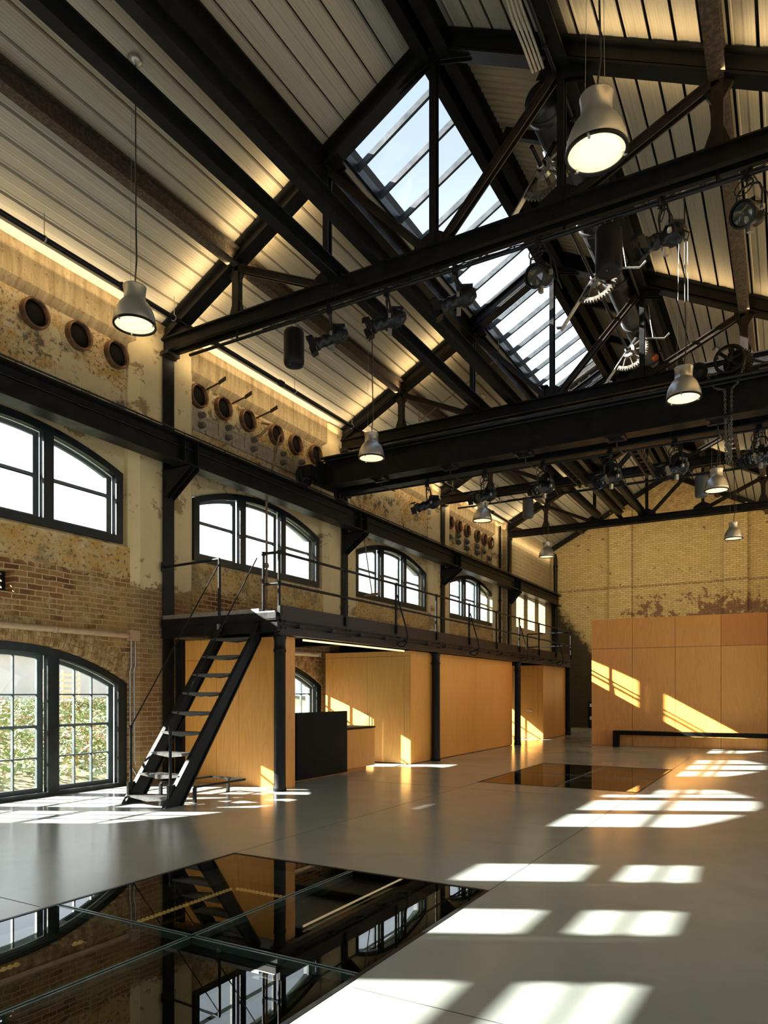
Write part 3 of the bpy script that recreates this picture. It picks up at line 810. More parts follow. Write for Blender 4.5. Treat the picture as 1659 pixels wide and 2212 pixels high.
for k, x in enumerate((-7.35, -5.78, -4.25, -2.6, -1.0)):
    m = MB(); m.box(x-.14, x+.14, Y1+.02, Y1+.08, G0-.055, G0-.015); m.box(x-.16, x-.11, Y1-.16, Y1+.12, G0-.04, G0-.006); m.box(x+.11, x+.16, Y1-.16, Y1+.12, G0-.04, G0-.006)
    m.tube([(x, Y1+.05, G0-.05), (x, Y1+.05, G0-.16), (x, Y2, G0-.10)], .014, 6)
    m.build('beam_clamp', M['lampblack'], o)
# hoist on top of the bridge
o = thing('chain_hoist', 'black spoked hand chain hoist standing on the crane bridge, chains hanging', 'hoist', (-.82, 12.9, G1+.04))
HX, HZ, HYY = -.82, 6.90, 12.62
m = MB(); m.lathe([(.195,-.035),(.235,-.035),(.235,-.02),(.212,0),(.235,.02),(.235,.035),(.195,.035),(.195,-.035)], (HX, HYY, HZ), (0,1,0), 40)
m.lathe([(0,-.06),(.05,-.06),(.055,.05),(0,.05)], (HX, HYY, HZ), (0,1,0), 16)
for k in range(6):
    t_ = .3 + k*math.pi/3; m.beam((HX, HYY, HZ), (HX+.205*math.cos(t_), HYY, HZ+.205*math.sin(t_)), .05, .025, (0,1,0))
m.build('hand_wheel', M['steel'], o)
m = MB(); m.lathe([(0,-.05),(.05,-.05),(.06,-.02),(.13,-.02),(.15,-.03),(.15,.03),(.13,.02),(.06,.02),(.05,.05),(0,.05)], (-1.29, HYY, 6.80), (0,1,0), 28); m.build('pulley', M['steel'], o)
m = MB(); m.lathe([(0,0),(.19,0),(.21,.03),(.19,.06),(0,.06)], (HX+.12, HYY+.10, HZ-.02), (0,1,0), 30)
for k in range(30):
    t_ = k*math.pi/15; m.beam((HX+.12+.19*math.cos(t_), HYY+.13, HZ-.02+.19*math.sin(t_)), (HX+.12+.225*math.cos(t_), HYY+.13, HZ-.02+.225*math.sin(t_)), .02, .05, (0,1,0))
m.build('gear_wheel', M['steel'], o)
m = MB(); m.box(-1.5, -.4, 12.62+.05, 13.4, G1+.04, G1+.14); m.box(-1.38, -1.2, HYY+.06, 13.3, G1+.14, 6.86); m.box(HX-.1, HX+.3, HYY+.20, 13.3, G1+.14, 7.0)
m.cyl((HX, HYY-.02, HZ), (HX, 13.2, HZ), .03); m.cyl((-1.29, HYY-.02, 6.80), (-1.29, 13.0, 6.80), .03)
m.build('trolley', M['steel'], o)
def chain(pts, link=.045, r=.0075):
    m = MB(); tot = 0; segs = list(zip(pts, pts[1:])); i = 0
    for a, b in segs:
        a, b = Vector(a), Vector(b); n = max(1, int((b-a).length/(link*.78))); d = (b-a).normalized()
        u = Vector((1,0,0)) if abs(d.x) < .8 else Vector((0,1,0)); p = d.cross(u).normalized(); q = d.cross(p)
        for k in range(n):
            c = a.lerp(b, (k+.5)/n); s = p if i % 2 else q; i += 1
            lp = [c + d*(link*.62*math.cos(t*math.pi/4)) + s*(link*.36*math.sin(t*math.pi/4)) for t in range(9)]
            m.tube(lp, r, 5, False)
    return m
chain([(HX-.15, HYY-.01, HZ-.19), (HX-.33, HYY-.02, 6.70), (HX-.22, HYY-.02, 6.48), (HX-.07, HYY-.02, 6.42), (HX-.05, HYY-.02, 5.30), (HX-.02, HYY-.02, 5.22), (HX+.02, HYY-.02, 5.30), (HX+.03, HYY-.02, 6.42), (HX+.12, HYY-.02, 6.5), (HX+.2, HYY-.02, 6.72), (HX+.21, HYY-.01, HZ-.05)]).build('chain', M['insul'], o)
chain([(HX-.04, 13.0, 6.6), (HX-.04, 13.0, 5.45)]).build('load_chain', M['insul'], o)

# ------------------------------------------------------------------ steel walkway (mezzanine)
MZ0, MZ1, XE, YA, YB = 2.69, 2.80, -6.87, 8.70, 25.78
o = thing('mezzanine_walkway', 'black steel walkway platform along the left wall over the plywood rooms', 'mezzanine', (-8.1, 17, MZ0))
m = MB(); m.box(-9.40, XE-.02, YA+.02, 25.0, MZ0, MZ1); m.box(-9.26, XE-.02, 25.0, YB, MZ0, MZ1); m.build('deck', M['decktop'], o)
m = MB(); m.box(XE-.02, XE, YA+.05, YB, MZ0+.004, 2.92); m.box(XE-.02, XE+.02, YA+.05, YB, MZ0-.004, MZ0+.012); m.build('toe_board', M['steel_brown'], o)
m = MB(); m.prof((XE-.05, YA+.02, 2.575), (XE-.05, YB, 2.575), [(-.05,-.115),(.05,-.115),(.05,-.095),(-.02,-.095),(-.02,.095),(.05,.095),(.05,.115),(-.05,.115)])
m.box(XE-.05, XE-.035, YA+.02, YB, 2.47, 2.68); m.build('edge_beam', M['steel_brown'], o)
m = MB(); m.box(-9.38, XE, YA-.02, YA+.06, 2.49, 2.69); m.box(-9.38, XE+.0, YA-.05, YA+.02, 2.68, 2.70); m.box(-9.38, XE, YA-.05, YA+.06, 2.49, 2.505); m.build('end_beam', M['steel'], o)
m = MB(); m.box(-9.36, XE, YA-.06, YA+.06, 2.70, 2.80); m.build('end_channel', M['steel'], o)
m = MB(); m.box(-9.33, -7.22, YA-.04, YA+.2, 2.80, 2.87); m.box(-7.22, XE-.03, YA-.05, YA+.2, 2.80, 2.82); m.build('nosing', M['galv'], o)
for k in range(8):
    y = 9.9 + k*2.2; m = MB(); m.ibeam((-9.40 if y<25 else -9.2, y, 2.60), (XE-.1, y, 2.60), .10, .18, .012, .01); m.build('joist', M['steel'], o)
m = MB(); m.tube([(XE+.03, YA+.1, 2.615), (XE+.03, YB-.1, 2.615)], .011, 6)
for k in range(18): m.box(XE-.03, XE+.05, YA+.5+k*.93, YA+.62+k*.93, 2.59, 2.64)
m.build('conduit', M['lampblack'], o)
m = MB()
for k in range(10):
    for dy in (-.05, .05):
        for z in (2.56, 2.665): m.lathe([(0,.028),(.014,.028),(.016,0)], (XE-.0, YA+.12+k*1.88+dy, z), (1,0,0), 6)
m.build('bolt_heads', M['lampblack'], o, kind='stuff')
# LED strip beneath
m = MB(); m.box(-7.21, -7.19, 9.80, 13.46, 2.43, 2.462); m.build('linear_light', M['led'], label='thin glowing LED strip under the walkway edge above the desk', cat='light', origin=(-7.2, 11.6, 2.44))
CT = ['round black iron column at the walkway corner by the ladder', 'round black iron column beside the end of the double-door closet', 'round black iron column beside the recessed plywood door', 'round black iron column at the far end of the walkway']
col0 = None
for k, y in enumerate((8.865, 14.555, 20.15, 25.68)):
    if not col0:
        o = thing('iron_column', CT[0], 'column', (-6.965, y, 0), 'iron columns under the walkway')
        MB().lathe([(0,0),(.106,0),(.106,.05),(.098,.07),(.094,.3),(.092,2.18),(.104,2.20),(.104,2.23),(.090,2.25),(.090,2.36),(.106,2.42),(.106,2.45),(0,2.45)], (-6.965, y, 0), (0,0,1), 24).build('shaft', M['steel'], o)
        m = MB(); m.box(-7.07, -6.86, y-.12, y+.12, 2.44, 2.462); m.build('cap_plate', M['steel'], o)
        col0 = o
    else: clone(col0, (-6.965, y, 0), CT[k])
# guard rail
RT, RM = 3.735, 3.25
o = thing('guard_rail', 'black tubular guard rail along the front edge of the walkway', 'railing', (XE, 17, MZ1))
px = XE - .005
ys_ = [8.735 + 1.885*i for i in range(10)]
for i, y in enumerate(ys_):
    m = MB(); m.tube([(px, y, 2.72), (px, y, RT)], .024, 10); m.box(px-.03+.02, px+.045, y-.035, y+.035, 2.74, 2.90)
    m.lathe([(0,-.03),(.034,-.028),(.034,.028),(0,.03)], (px, y, RT), (0,0,1), 10); m.lathe([(.025,-.035),(.034,-.03),(.034,.03),(.025,.035)], (px, y, RM), (0,0,1), 10)
    m.build('post', M['steel'], o)
MB().tube([(px, ys_[0], RT), (px, ys_[-1], RT)], .022, 10).build('top_rail', M['steel'], o)
MB().tube([(px, ys_[0], RM), (px, ys_[-1], RM)], .022, 10).build('mid_rail', M['steel'], o)
for i in (2, 4, 6, 8):
    y = ys_[i]; m = MB()
    m.tube([(px+.02, y+.02, 3.52), (px+.10, y+.04, 3.2), (px+.20, y+.06, 2.85), (px+.23, y+.07, 2.68), (px+.22, y+.06, 2.55), (px+.15, y+.04, 2.47), (px+.07, y, 2.48), (px+.03, y-.02, 2.53)], .016, 8)
    m.tube([(px+.22, y+.06, 2.62), (px+.03, y-.02, 2.54)], .012, 6); m.build('brace', M['steel'], o)
for (x, lab) in ((-7.175, 'p'),):
    m = MB(); m.tube([(x, 8.72, 2.80), (x, 8.72, RT+.01)], .024, 10); m.lathe([(0,-.03),(.034,-.028),(.034,.028),(0,.03)], (x, 8.72, RT), (0,0,1), 10); m.build('post', M['steel'], o)
MB().tube([(px, 8.735, RT), (-7.175, 8.72, RT)], .022, 10).build('return_rail', M['steel'], o)
MB().tube([(px, 8.735, RM), (-7.175, 8.72, RM)], .022, 10).build('return_rail', M['steel'], o)
for z in (RT, RM): MB().tube([(px, ys_[-1], z), (-8.5, ys_[-1], z)], .022, 10).build('return_rail', M['steel'], o)
MB().tube([(-8.5, ys_[-1], 2.80), (-8.5, ys_[-1], RT)], .024, 10).build('post', M['steel'], o)
o = thing('ladder_side_rail', 'short black rail from the wall column to the ladder head', 'railing', (-8.04, 8.66, 2.80))
MB().tube([(-9.40, 8.76, RT-.01), (-8.04, 8.66, RT-.01)], .022, 10).build('top_rail', M['steel'], o)
MB().tube([(-8.04, 8.66, 2.70), (-8.04, 8.66, RT-.01)], .026, 10).build('post', M['steel'], o)
MB().box(-9.405, -9.38, 8.68, 8.84, RT-.09, RT+.07).build('wall_flange', M['steel'], o)

# ------------------------------------------------------------------ ship ladder
o = thing('ship_ladder', 'steep black steel ladder with open treads up to the walkway', 'ladder', (-7.63, 6.9, 0))
XL, XR = -8.02, -7.235
for x, top in ((XL, 2.64), (XR, 2.70)):
    m = MB(); yt = 6.715 + .733*top
    m.poly([(6.715,0),(7.04,0),(8.70,2.40),(8.70,top-.03),(yt,top)], 'x', x-.008, x+.008)
    f0 = [(6.715,0),(6.735,0),(yt+.02,top-.005),(yt,top)]; m.poly(f0, 'x', x-.035, x+.035)
    m.poly([(7.02,0),(7.045,0),(8.70,2.385),(8.70,2.42)], 'x', x-.035, x+.035)
    m.build('stringer', M['steel'], o)
for k in range(9):
    z = .118 + k*.2858; y = 6.79 + k*.2045
    m = MB(); m.box(XL+.01, XR-.01, y, y+.21, z-.006, z+.004)
    xm = (XL+XR)/2
    for yy in (y, y+.2): m.poly([(XL+.015,z-.004),(XR-.015,z-.004),(XR-.03,z-.022),(xm,z-.062),(XL+.03,z-.022)], 'y', yy, yy+.008)
    for q in range(26):
        for r in range(5): m.box(XL+.03+q*.028, XL+.045+q*.028, y+.02+r*.036, y+.035+r*.036, z+.004, z+.008)
    m.build('tread', M['decktop'], o)
for x, dx in ((XL, .03), (XR, -.03)):
    m = MB(); m.tube([(x+dx*.2, 6.85, .15), (x+dx*.2, 6.85, 1.07)], .020, 10); m.lathe([(0,-.02),(.027,-.02),(.027,.02),(0,.02)], (x+dx*.2, 6.85, 1.07), (0,0,1), 10)
    m.box(x-.022, x+.022, 6.80, 6.90, .12, .30); m.build('hand_rail_post', M['steel'], o)
    MB().tube([(x+dx*.2, 6.85, 1.07), (x+dx*.2, 8.64, 3.66)], .010, 8).build('hand_rail', M['steel'], o)
    MB().lathe([(0,.006),(.05,.004),(.06,0)], (x-.009, 6.93, .24), (-1,0,0), 16).build('bolt_cover', M['galv'], o)
MB().box(XL-.02, XL+.02, 8.60, 8.66, 2.55, 2.66).build('head_bracket', M['galv'], o)

# low frame behind the ladder
o = thing('low_steel_frame', 'low black open steel frame on the floor behind the ladder', 'steel frame', (-7.6, 7.85, 0))
A_, B_, C_, D_ = (-7.25,7.31,.22), (-7.23,8.34,.22), (-7.94,8.37,.22), (-8.03,7.41,.22)
for p, q in ((A_, B_), (B_, C_), (C_, D_)): MB().beam(p, q, .045, .028).build('top_bar', M['steel'], o)
for p in (A_, D_, (-7.58,8.355,.22)): MB().box(p[0]-.02, p[0]+.02, p[1]-.02, p[1]+.02, 0, .21).build('leg', M['steel'], o)

# ------------------------------------------------------------------ plywood rooms
def panels(o, items, name='panel', mat='wood', bev=.002):
    for b in items: MB().box(*b).build(name, M[mat], o, bev)
o = thing('plywood_partition', 'plywood wall of full-height panels behind the ladder', 'plywood wall', (-8.1, 9.2, 0))
panels(o, [(-9.20,-8.475,9.05,9.075,0,2.10),(-9.20,-7.975,9.05,9.075,2.106,2.455),(-8.47,-7.975,9.05,9.075,0,2.10),(-7.97,-7.03,9.05,9.075,0,2.455)])
MB().box(-9.18, -7.05, 9.076, 9.33, 0, 2.45).build('core', M['darktop'], o)
MB().box(-7.05, -7.03, 9.077, 9.35, 0, 2.455).build('edge_panel', M['wood'], o, .002)
MB().box(-9.38, -9.215, 8.99, 9.06, 0, 2.48).build('steel_upright', M['steel'], o)
o = thing('plywood_closet', 'long plywood closet with double doors facing the desk, under the walkway', 'closet', (-8.1, 16.7, 0))
MB().box(-9.30, -7.105, 13.56, 19.95, 0, 2.45).build('carcass', M['darktop'], o)
yq = [13.53, 14.75, 15.96, 17.17, 18.38, 19.98]
panels(o, [(-7.10,-7.075,a+(.003 if i else 0),b,0.012,2.455) for i,(a,b) in enumerate(zip(yq,yq[1:]))], 'side_panel')
panels(o, [(-9.30,-7.103,13.535,13.558,2.345,2.455)], 'header', 'wood_light'); panels(o, [(-9.30,-9.095,13.535,13.558,0,2.34),(-7.235,-7.103,13.535,13.558,0,2.34)], 'stile', 'wood_light')
for i, (a, b) in enumerate(((-9.09,-8.174),(-8.170,-7.24))):
    d = MB().box(a, b, 13.532, 13.558, .015, 2.34).build('door', M['wood_light'], o, .002); d['_o'] = o['_o']
    x = -8.21 if i == 0 else -8.135
    h = MB(); h.tube([(x,13.53,.84),(x,13.485,.84),(x,13.485,1.08),(x,13.53,1.08)], .007, 8); h.build('handle', M['galv'], d)
o = thing('plywood_room', 'plywood room front with a recessed door and lever handle', 'plywood room', (-7.9, 23.5, 0))
MB().box(-9.20, -7.07, 22.97, 25.56, 0, 2.45).build('carcass', M['darktop'], o)
panels(o, [(-9.20,-8.30,22.94,22.968,0,2.455),(-7.235,-7.075,22.94,22.968,0,2.455),(-8.295,-7.385,22.94,22.968,2.103,2.455),(-7.38,-7.24,22.94,22.968,0,2.455)])
panels(o, [(-7.07,-7.05,22.94,24.28,.01,2.455),(-7.07,-7.05,24.284,25.58,.01,2.455)], 'side_panel')
d = MB().box(-8.295, -7.385, 22.945, 22.968, .012, 2.098).build('door', M['wood'], o, .002); d['_o'] = o['_o']
h = MB(); h.lathe([(0,0),(.032,0),(.032,.012),(.014,.016),(.014,.05),(0,.05)], (-7.46,22.945,.95), (0,-1,0), 16); h.tube([(-7.46,22.90,.95),(-7.50,22.895,.95),(-7.60,22.895,.945)], .011, 8); h.build('lever_handle', M['alu'], d)
# free-standing plywood wall at the back
o = thing('plywood_wall_box', 'large free-standing plywood wall box at the far end, catching slanted sunlight', 'plywood wall', (-5.06, 21.24, 0))
xs_ = [-5.06, -3.91, -2.765, -1.60, -.47, .80]
MB().box(-5.035, .78, 21.27, 22.5, 0, 3.68).build('core', M['darktop'], o)
for i, (a, b) in enumerate(zip(xs_, xs_[1:])):
    MB().box(a+(.004 if i else 0), b-.004, 21.24, 21.268, .004, 2.830).build('panel', M['wood'], o, .0015)
    MB().box(a+(.004 if i else 0), b-.004, 21.24, 21.268, 2.839, 3.70).build('panel', M['wood_red' if i > 2 else 'wood'], o, .0015)
MB().box(-5.06, -5.037, 21.269, 22.5, 0, 3.70).build('end_panel', M['wood'], o)
o.rotation_euler = (0, 0, math.radians(3.2))
# bench
o = thing('long_bench', 'long low black bench against the free-standing plywood wall', 'bench', (-4.37, 20.83, 0))
MB().box(-4.37, .75, 20.83, 21.16, .345, .457).build('seat', M['darktop'], o, .003)
for x in (-4.37, .60): MB().box(x, x+.15, 20.83, 21.16, 0, .345).build('leg', M['darktop'], o, .003)
o.rotation_euler = (0, 0, math.radians(3.2))
# desk
o = thing('reception_desk', 'plywood reception desk with a tall black front panel, beside the double-door closet', 'desk', (-7.7, 11.1, 0))
MB().box(-8.05, -7.375, 9.82, 12.46, .09, .83).build('body', M['wood'], o)
MB().box(-7.374, -7.35, 11.41, 12.47, .075, .825).build('front_panel', M['wood'], o, .002)
MB().box(-8.05, -7.375, 12.462, 12.48, .075, .825).build('end_panel', M['wood'], o, .002)
MB().box(-8.07, -7.345, 9.80, 12.49, .832, .868).build('worktop', M['darktop'], o, .002)
MB().box(-7.374, -7.33, 9.79, 11.40, .03, 1.20).build('black_screen', M['darktop'], o, .003)
MB().box(-8.0, -7.42, 9.85, 12.24, 0, .09).build('plinth', M['wood_red'], o)
# objects behind the screen, barely seen over the desk end
m = MB(); m.box(-7.60, -7.42, 9.60, 9.70, 0, .92); m.build('desk_monitor_stand', M['lampblack'], label='slim black post squeezed between the plywood partition and the desk', cat='post', origin=(-7.5, 9.65, 0))

# ------------------------------------------------------------------ pendant lamps
def lamp(x, y, lab):
    Z0 = 6.05; o = thing('pendant_lamp', lab, 'pendant lamp', (x, y, Z0), 'aluminium pendant lamps')
    pr = [(.252,0),(.255,.012),(.249,.06),(.236,.12),(.215,.18),(.186,.235),(.155,.275),(.137,.295),(.130,.31),(.127,.36),(.130,.42),(.137,.455),(.139,.465),(.130,.468),(.02,.468)]
    inner = [(.02,.44),(.12,.44),(.12,.31),(.145,.27),(.205,.18),(.228,.12),(.240,.06),(.244,.012),(.252,0)]
    MB().lathe(inner[::-1][:0] + pr, (x,y,Z0), (0,0,1), 40).build('shade', M['alu'], o)
    MB().lathe([(.257,-.012),(.257,.008),(.232,.008),(.232,-.012),(.257,-.012)], (x,y,Z0), (0,0,1), 40).build('rim', M['steel'], o)
    MB().lathe([(0,.006),(.10,.007),(.233,.007),(.233,.012),(0,.012)], (x,y,Z0), (0,0,1), 40).build('diffuser', M['diffuser'], o)
    for k in range(3):
        t_ = .5 + k*2.094; c = MB(); cx, cy = x+.225*math.cos(t_), y+.225*math.sin(t_)
        c.cyl((cx,cy,Z0-.022), (cx,cy,Z0+.006), .012, 10); c.beam((cx,cy,Z0-.014), (x+.258*math.cos(t_), y+.258*math.sin(t_), Z0-.006), .02, .008); c.build('clip', M['alu'], o)
    zt = zd(x)
    MB().tube([(x+.01,y,Z0+.46), (x+.012,y,Z0+.60), (x+.035,y,Z0+.78), (x+.02,y,Z0+1.4), (x+.01,y,zt-.05)], .009, 8).build('cord', M['cable'], o)
    MB().lathe([(0,.03),(.075,.02),(.085,-.0),(.08,-.04),(.03,-.075),(0,-.08)], (x,y,zt-.02), (0,0,1), 20).build('canopy', M['galv'], o)
    for dx, dy in ((-.10,.02), (.08,-.06)):
        MB().tube([(x+dx,y+dy,Z0+.465), (x+dx*.6,y+dy*.6,zt-.03)], .0022, 5).build('suspension_wire', M['wire'], o)
    return o
PL = ['large aluminium pendant lamp at left, in front of the round vents of the first bay', 'aluminium pendant lamp hanging before the left end of the crane bridge',
      'small aluminium pendant lamp behind the crane bridge, left row, lit against round vents', 'farthest small aluminium pendant lamp of the left row, near the gable corner']
PR = ['largest and nearest aluminium pendant lamp, upper right beside the gear mechanism', 'aluminium pendant lamp in front of the crane girder, left of the spoked hoist wheel',
      'aluminium pendant lamp beside a grey speaker in front of the gable wall', 'farthest aluminium pendant lamp of the right row, above the plywood wall box']
la = None
for i in range(4):
    y = 6.0 + BAY*i
    if la is None: la = lamp(-6.95, y, PL[0]); lb = lamp(-1.39, y, PR[0])
    else: clone(la, (-6.95, y, 6.05), PL[i]); clone(lb, (-1.39, y, 6.05), PR[i])

# ------------------------------------------------------------------ lighting pipes, stage lights, speakers
for (y, z, lab) in ((TY[0], 7.33, 'black lighting pipe under the nearest truss'), (TY[2], 7.27, 'black lighting pipe under the third truss, carrying two speakers')):
    o = thing('lighting_pipe', lab, 'pipe', (-4.2, y, z))
    MB().tube([(-8.9, y, z), (ER-.15, y, z)], .026, 10).build('pipe', M['lampblack'], o)
    for x in (-7.84, -6.05, -4.27, -2.45, -.7): MB().tube([(x, y, z), (x, y, ZC0+.02)], .018, 8).build('hanger', M['lampblack'], o)
    c = MB()
    for k in range(24): c.tube([(-7.2+k*.33+random.uniform(-.05,.05), y-.005, z+.03), (-7.2+k*.33+.1, y-.03, z+.035), (-7.2+k*.33+.16, y, z+.02)], .006, 5)
    c.tube([(-7.3+.12*k, y-.01+.008*math.sin(k*2.1), z+.032+.004*math.sin(k*1.3)) for k in range(60)], .009, 6)
    c.build('cable', M['cable'], o, kind='stuff')
def stage_light(loc, lab, rot, fres=False, grp='spotlights under the nearest truss'):
    o = thing('stage_light', lab, 'stage light', (0,0,0), grp); o['_o'] = (0,0,0)
    d = Vector((0,-.93,-.36)); c0 = Vector((0,.05,-.42))
    cl = MB(); cl.box(-.03,.03,-.04,.04,-.06,.045); cl.cyl((0,0,-.05),(0,0,-.13),.014,8); cl.box(-.02,.06,-.015,.015,.03,.06); cl.build('clamp', M['lampblack'], o)
    yk = MB(); yk.tube([(-.14,.05,-.42),(-.15,.04,-.24),(-.13,.02,-.16),(-.05,0,-.125),(.05,0,-.125),(.13,.02,-.16),(.15,.04,-.24),(.14,.05,-.42)], .013, 6); yk.build('yoke', M['lampblack'], o)
    b = MB()
    if fres: pr = [(0,-.20),(.07,-.19),(.11,-.12),(.12,0),(.12,.10),(.135,.11),(.135,.15),(.115,.16)]
    else: pr = [(0,-.24),(.06,-.24),(.11,-.17),(.12,-.08),(.115,-.02),(.085,.0),(.08,.10),(.092,.11),(.092,.14),(.08,.15),(.08,.22),(.098,.23),(.098,.27),(.085,.275)]
    b.lathe(pr, c0, d, 20); b.box(-.06,.06,.06,.24,-.30,-.24)
    for k in range(4): b.lathe([(.122,-.14+k*.03),(.128,-.135+k*.03),(.122,-.13+k*.03)], c0, d, 16)
    b.build('housing', M['lampblack'], o)
    ln = MB(); f = .155 if fres else .262; ln.lathe([(0,f+.012),(.05,f+.008),(.09 if not fres else .115,f-.005)], c0, d, 20); ln.build('lens', M['glasslens'], o)
    s = MB(); e = .17 if fres else .28; u = Vector((1,0,0)); v = d.cross(u).normalized(); r = .115 if not fres else .13
    for a, bb in ((u, v), (-u, v), (v, u), (-v, u)):
        p = c0 + d*e + a*r; s.add([p - bb*.085, p + bb*.085, p + a*.02 + d*.10 + bb*.07, p + a*.02 + d*.10 - bb*.07, p - bb*.085 + a*.006, p + bb*.085 + a*.006, p + a*.026 + d*.10 + bb*.07, p + a*.026 + d*.10 - bb*.07],
              [(0,1,2,3),(7,6,5,4),(0,4,5,1),(1,5,6,2),(2,6,7,3),(3,7,4,0)])
    if fres: s = MB(); s.lathe([(.137,e-.06),(.145,e-.05),(.145,e+.0),(.125,e+.0)], c0, d, 20)
    s.build('shutter', M['lampblack'], o)
    for q in ((-.022,.022,.02,.08,-.63,-.54),(-.17,-.13,.02,.06,-.45,-.40),(.13,.17,.02,.06,-.45,-.40)): MB().box(*q).build('handle', M['galv'], o)
    cb = MB(); cb.tube([(.03,.20,-.33),(.14,.27,-.45),(.20,.22,-.58),(.22,.10,-.52),(.20,.05,-.3),(.10,.03,-.12),(.04,0,.02)], .008, 6)
    cb.tube([(-.05+.11*math.cos(k*.55), .02, -.10+.085*math.sin(k*.55)) for k in range(24)], .007, 5)
    cb.build('cable', M['cable'], o)
    o.location = loc; o.rotation_euler = (0,0,rot)
    return o
t = NT('lens_glass'); M['glasslens'] = t.fin((.03,.04,.035), .08, 0., .8)
R_ = math.radians
S1 = [(-6.02,-62,0,'leftmost black spotlight under the nearest truss, beside a cylindrical speaker'),(-5.03,-58,0,'second black spotlight from the left under the nearest truss'),(-3.95,-66,0,'black spotlight under the nearest truss in front of the skylight edge'),
      (-2.78,-14,1,'round-lensed black spotlight hanging before the skylight under the nearest truss'),(-1.30,-62,0,'black spotlight under the nearest truss, right of the large speaker'),(-.40,-28,1,'round-lensed black spotlight at the right edge under the nearest truss')]
pro = {}
for x, a, f, lab in S1:
    if f not in pro: pro[f] = stage_light((x, TY[0], 7.33), lab, R_(a), bool(f))
    else: clone(pro[f], (x, TY[0], 7.33), lab, R_(a))
S2 = [(-6.58,-48,'leftmost spotlight under the crane bridge, hanging before the pale pier'),(-5.30,-30,'second spotlight from the left under the crane bridge, above a small pendant lamp'),(-4.10,-18,'third spotlight from the left under the crane bridge'),
      (-2.85,-25,'fourth spotlight from the left under the crane bridge, amid looped cables'),(-1.74,-40,'fifth spotlight from the left under the crane bridge'),(-.43,-35,'rightmost spotlight under the crane bridge, at the picture edge')]
for x, a, lab in S2:
    c = clone(pro[0], (x, Y2, G0-.06), lab, R_(a)); c['group'] = 'spotlights under the crane bridge'
def speaker(loc, lab, mat):
    x, y, z = loc; o = thing('hanging_speaker', lab, 'speaker', loc, 'cylindrical speakers')
    MB().lathe([(0,0),(.10,.005),(.14,.02),(.157,.055),(.16,.09),(.16,.50),(.155,.535),(.135,.565),(.10,.58),(0,.582)], loc, (0,0,1), 32).build('shell', mat, o)
    for dx in (-.045, .045): MB().tube([(x+dx,y,z+.57),(x+dx,y,z+.67)], .012, 8).build('hanger', M['galv'], o)
    m = MB(); m.tube([(x-.02,y,z+.6),(x-.12,y-.02,z+.62),(x-.14,y,z+.66)], .006, 5); m.build('cable', M['cable'], o)
    m = MB(); m.lathe([(0,-.004),(.012,0)], (x,y-.1,z+.002), (0,0,1), 8); m.build('badge', M['galv'], o)
    return o
s0 = speaker((-6.684, TY[0], 6.62), 'black cylindrical speaker left under the nearest truss', M['speaker'])
clone(s0, (-1.905, TY[0], 6.65), 'large black cylindrical speaker right under the nearest truss, before the gears')
s1 = speaker((-6.66, TY[2], 6.68), 'small dark cylindrical speaker left under the third truss', M['speaker_grey'])
clone(s1, (-1.976, TY[2], 6.65), 'small grey cylindrical speaker under the third truss beside a pendant lamp')

# ------------------------------------------------------------------ sprinkler pipes
def pipe_run(name, x, z, r, mat, lab, y0, y1, couplings, hang):
    o = thing(name, lab, 'pipe', (x, 10, z))
    MB().tube([(x,y0,z),(x,y1,z)], r, 12).build('pipe', mat, o)
    for y in couplings:
        m = MB(); m.lathe([(r,-.06),(r*1.45,-.055),(r*1.45,.055),(r,.06)], (x,y,z), (0,1,0), 12); m.box(x-r*1.9,x+r*1.9,y-.02,y+.02,z-.018,z+.018); m.build('coupling', mat, o)
    for y in hang:
        m = MB(); m.tube([(x,y,z+r),(x,y,zd(x)-.005)], .006, 6); m.lathe([(r+.004,-.012),(r+.010,-.012),(r+.010,.012),(r+.004,.012)], (x,y,z), (0,1,0), 12); m.build('hanger', M['galv'], o)
pipe_run('sprinkler_pipe', -9.0, 7.87, .042, M['lampblack'], 'black sprinkler main along the eave of the left wall', FRONT, 25.2, (7.55, 11.5, 14.9, 17.6, 20.9, 23.4), (6.2, 8.6, 11.95, 14.2, 17.0, 20.0, 22.8))
pipe_run('sprinkler_pipe', -6.42, 9.28, .030, M['lampblack'], 'thin black sprinkler branch pipe just below the skylight purlin', FRONT, 25.5, (7.5, 12.4, 13.9, 18.2), (6.2, 10.8, 16.0, 21.0))

# ------------------------------------------------------------------ round vents, plates and ironwork on the left wall
def vent(y, lab, grp):
    X0 = -9.62; o = thing('round_vent', lab, 'wall vent', (X0, y, 7.10), grp)
    MB().lathe([(.185,0),(.185,.09),(.20,.105),(.215,.095),(.222,.07),(.222,0)], (X0,y,7.10), (1,0,0), 36).build('rim', M['copper'], o)
    MB().lathe([(0,.02),(.185,.02),(.185,.0),(0,0)], (X0+.002,y,7.10), (1,0,0), 36).build('mesh_screen', M['mesh_dark'], o)
    return o
v0 = None
NA = ['first', 'second', 'third', 'fourth', 'fifth', 'sixth']
for bay, ysv, txt, grp in ((0,(6.45,7.19,7.90),'from the left of the three copper-rimmed round vents behind the left pendant lamp','vents in the first bay'),
                      (1,(9.76,10.43,11.15,12.07,12.76,13.53),'from the left of six copper-rimmed vents above the bolted plates','vents in the second bay'),
                      (2,(21.10,21.78,22.50,23.42,24.08,24.72),'from the left of six small vents behind the crane in the far bay','vents in the far bay')):
    for i, y in enumerate(ysv):
        lab = NA[i] + ' ' + txt
        if v0 is None: v0 = vent(y, lab, grp)
        else:
            c = clone(v0, (-9.62, y, 7.10), lab); c['group'] = grp
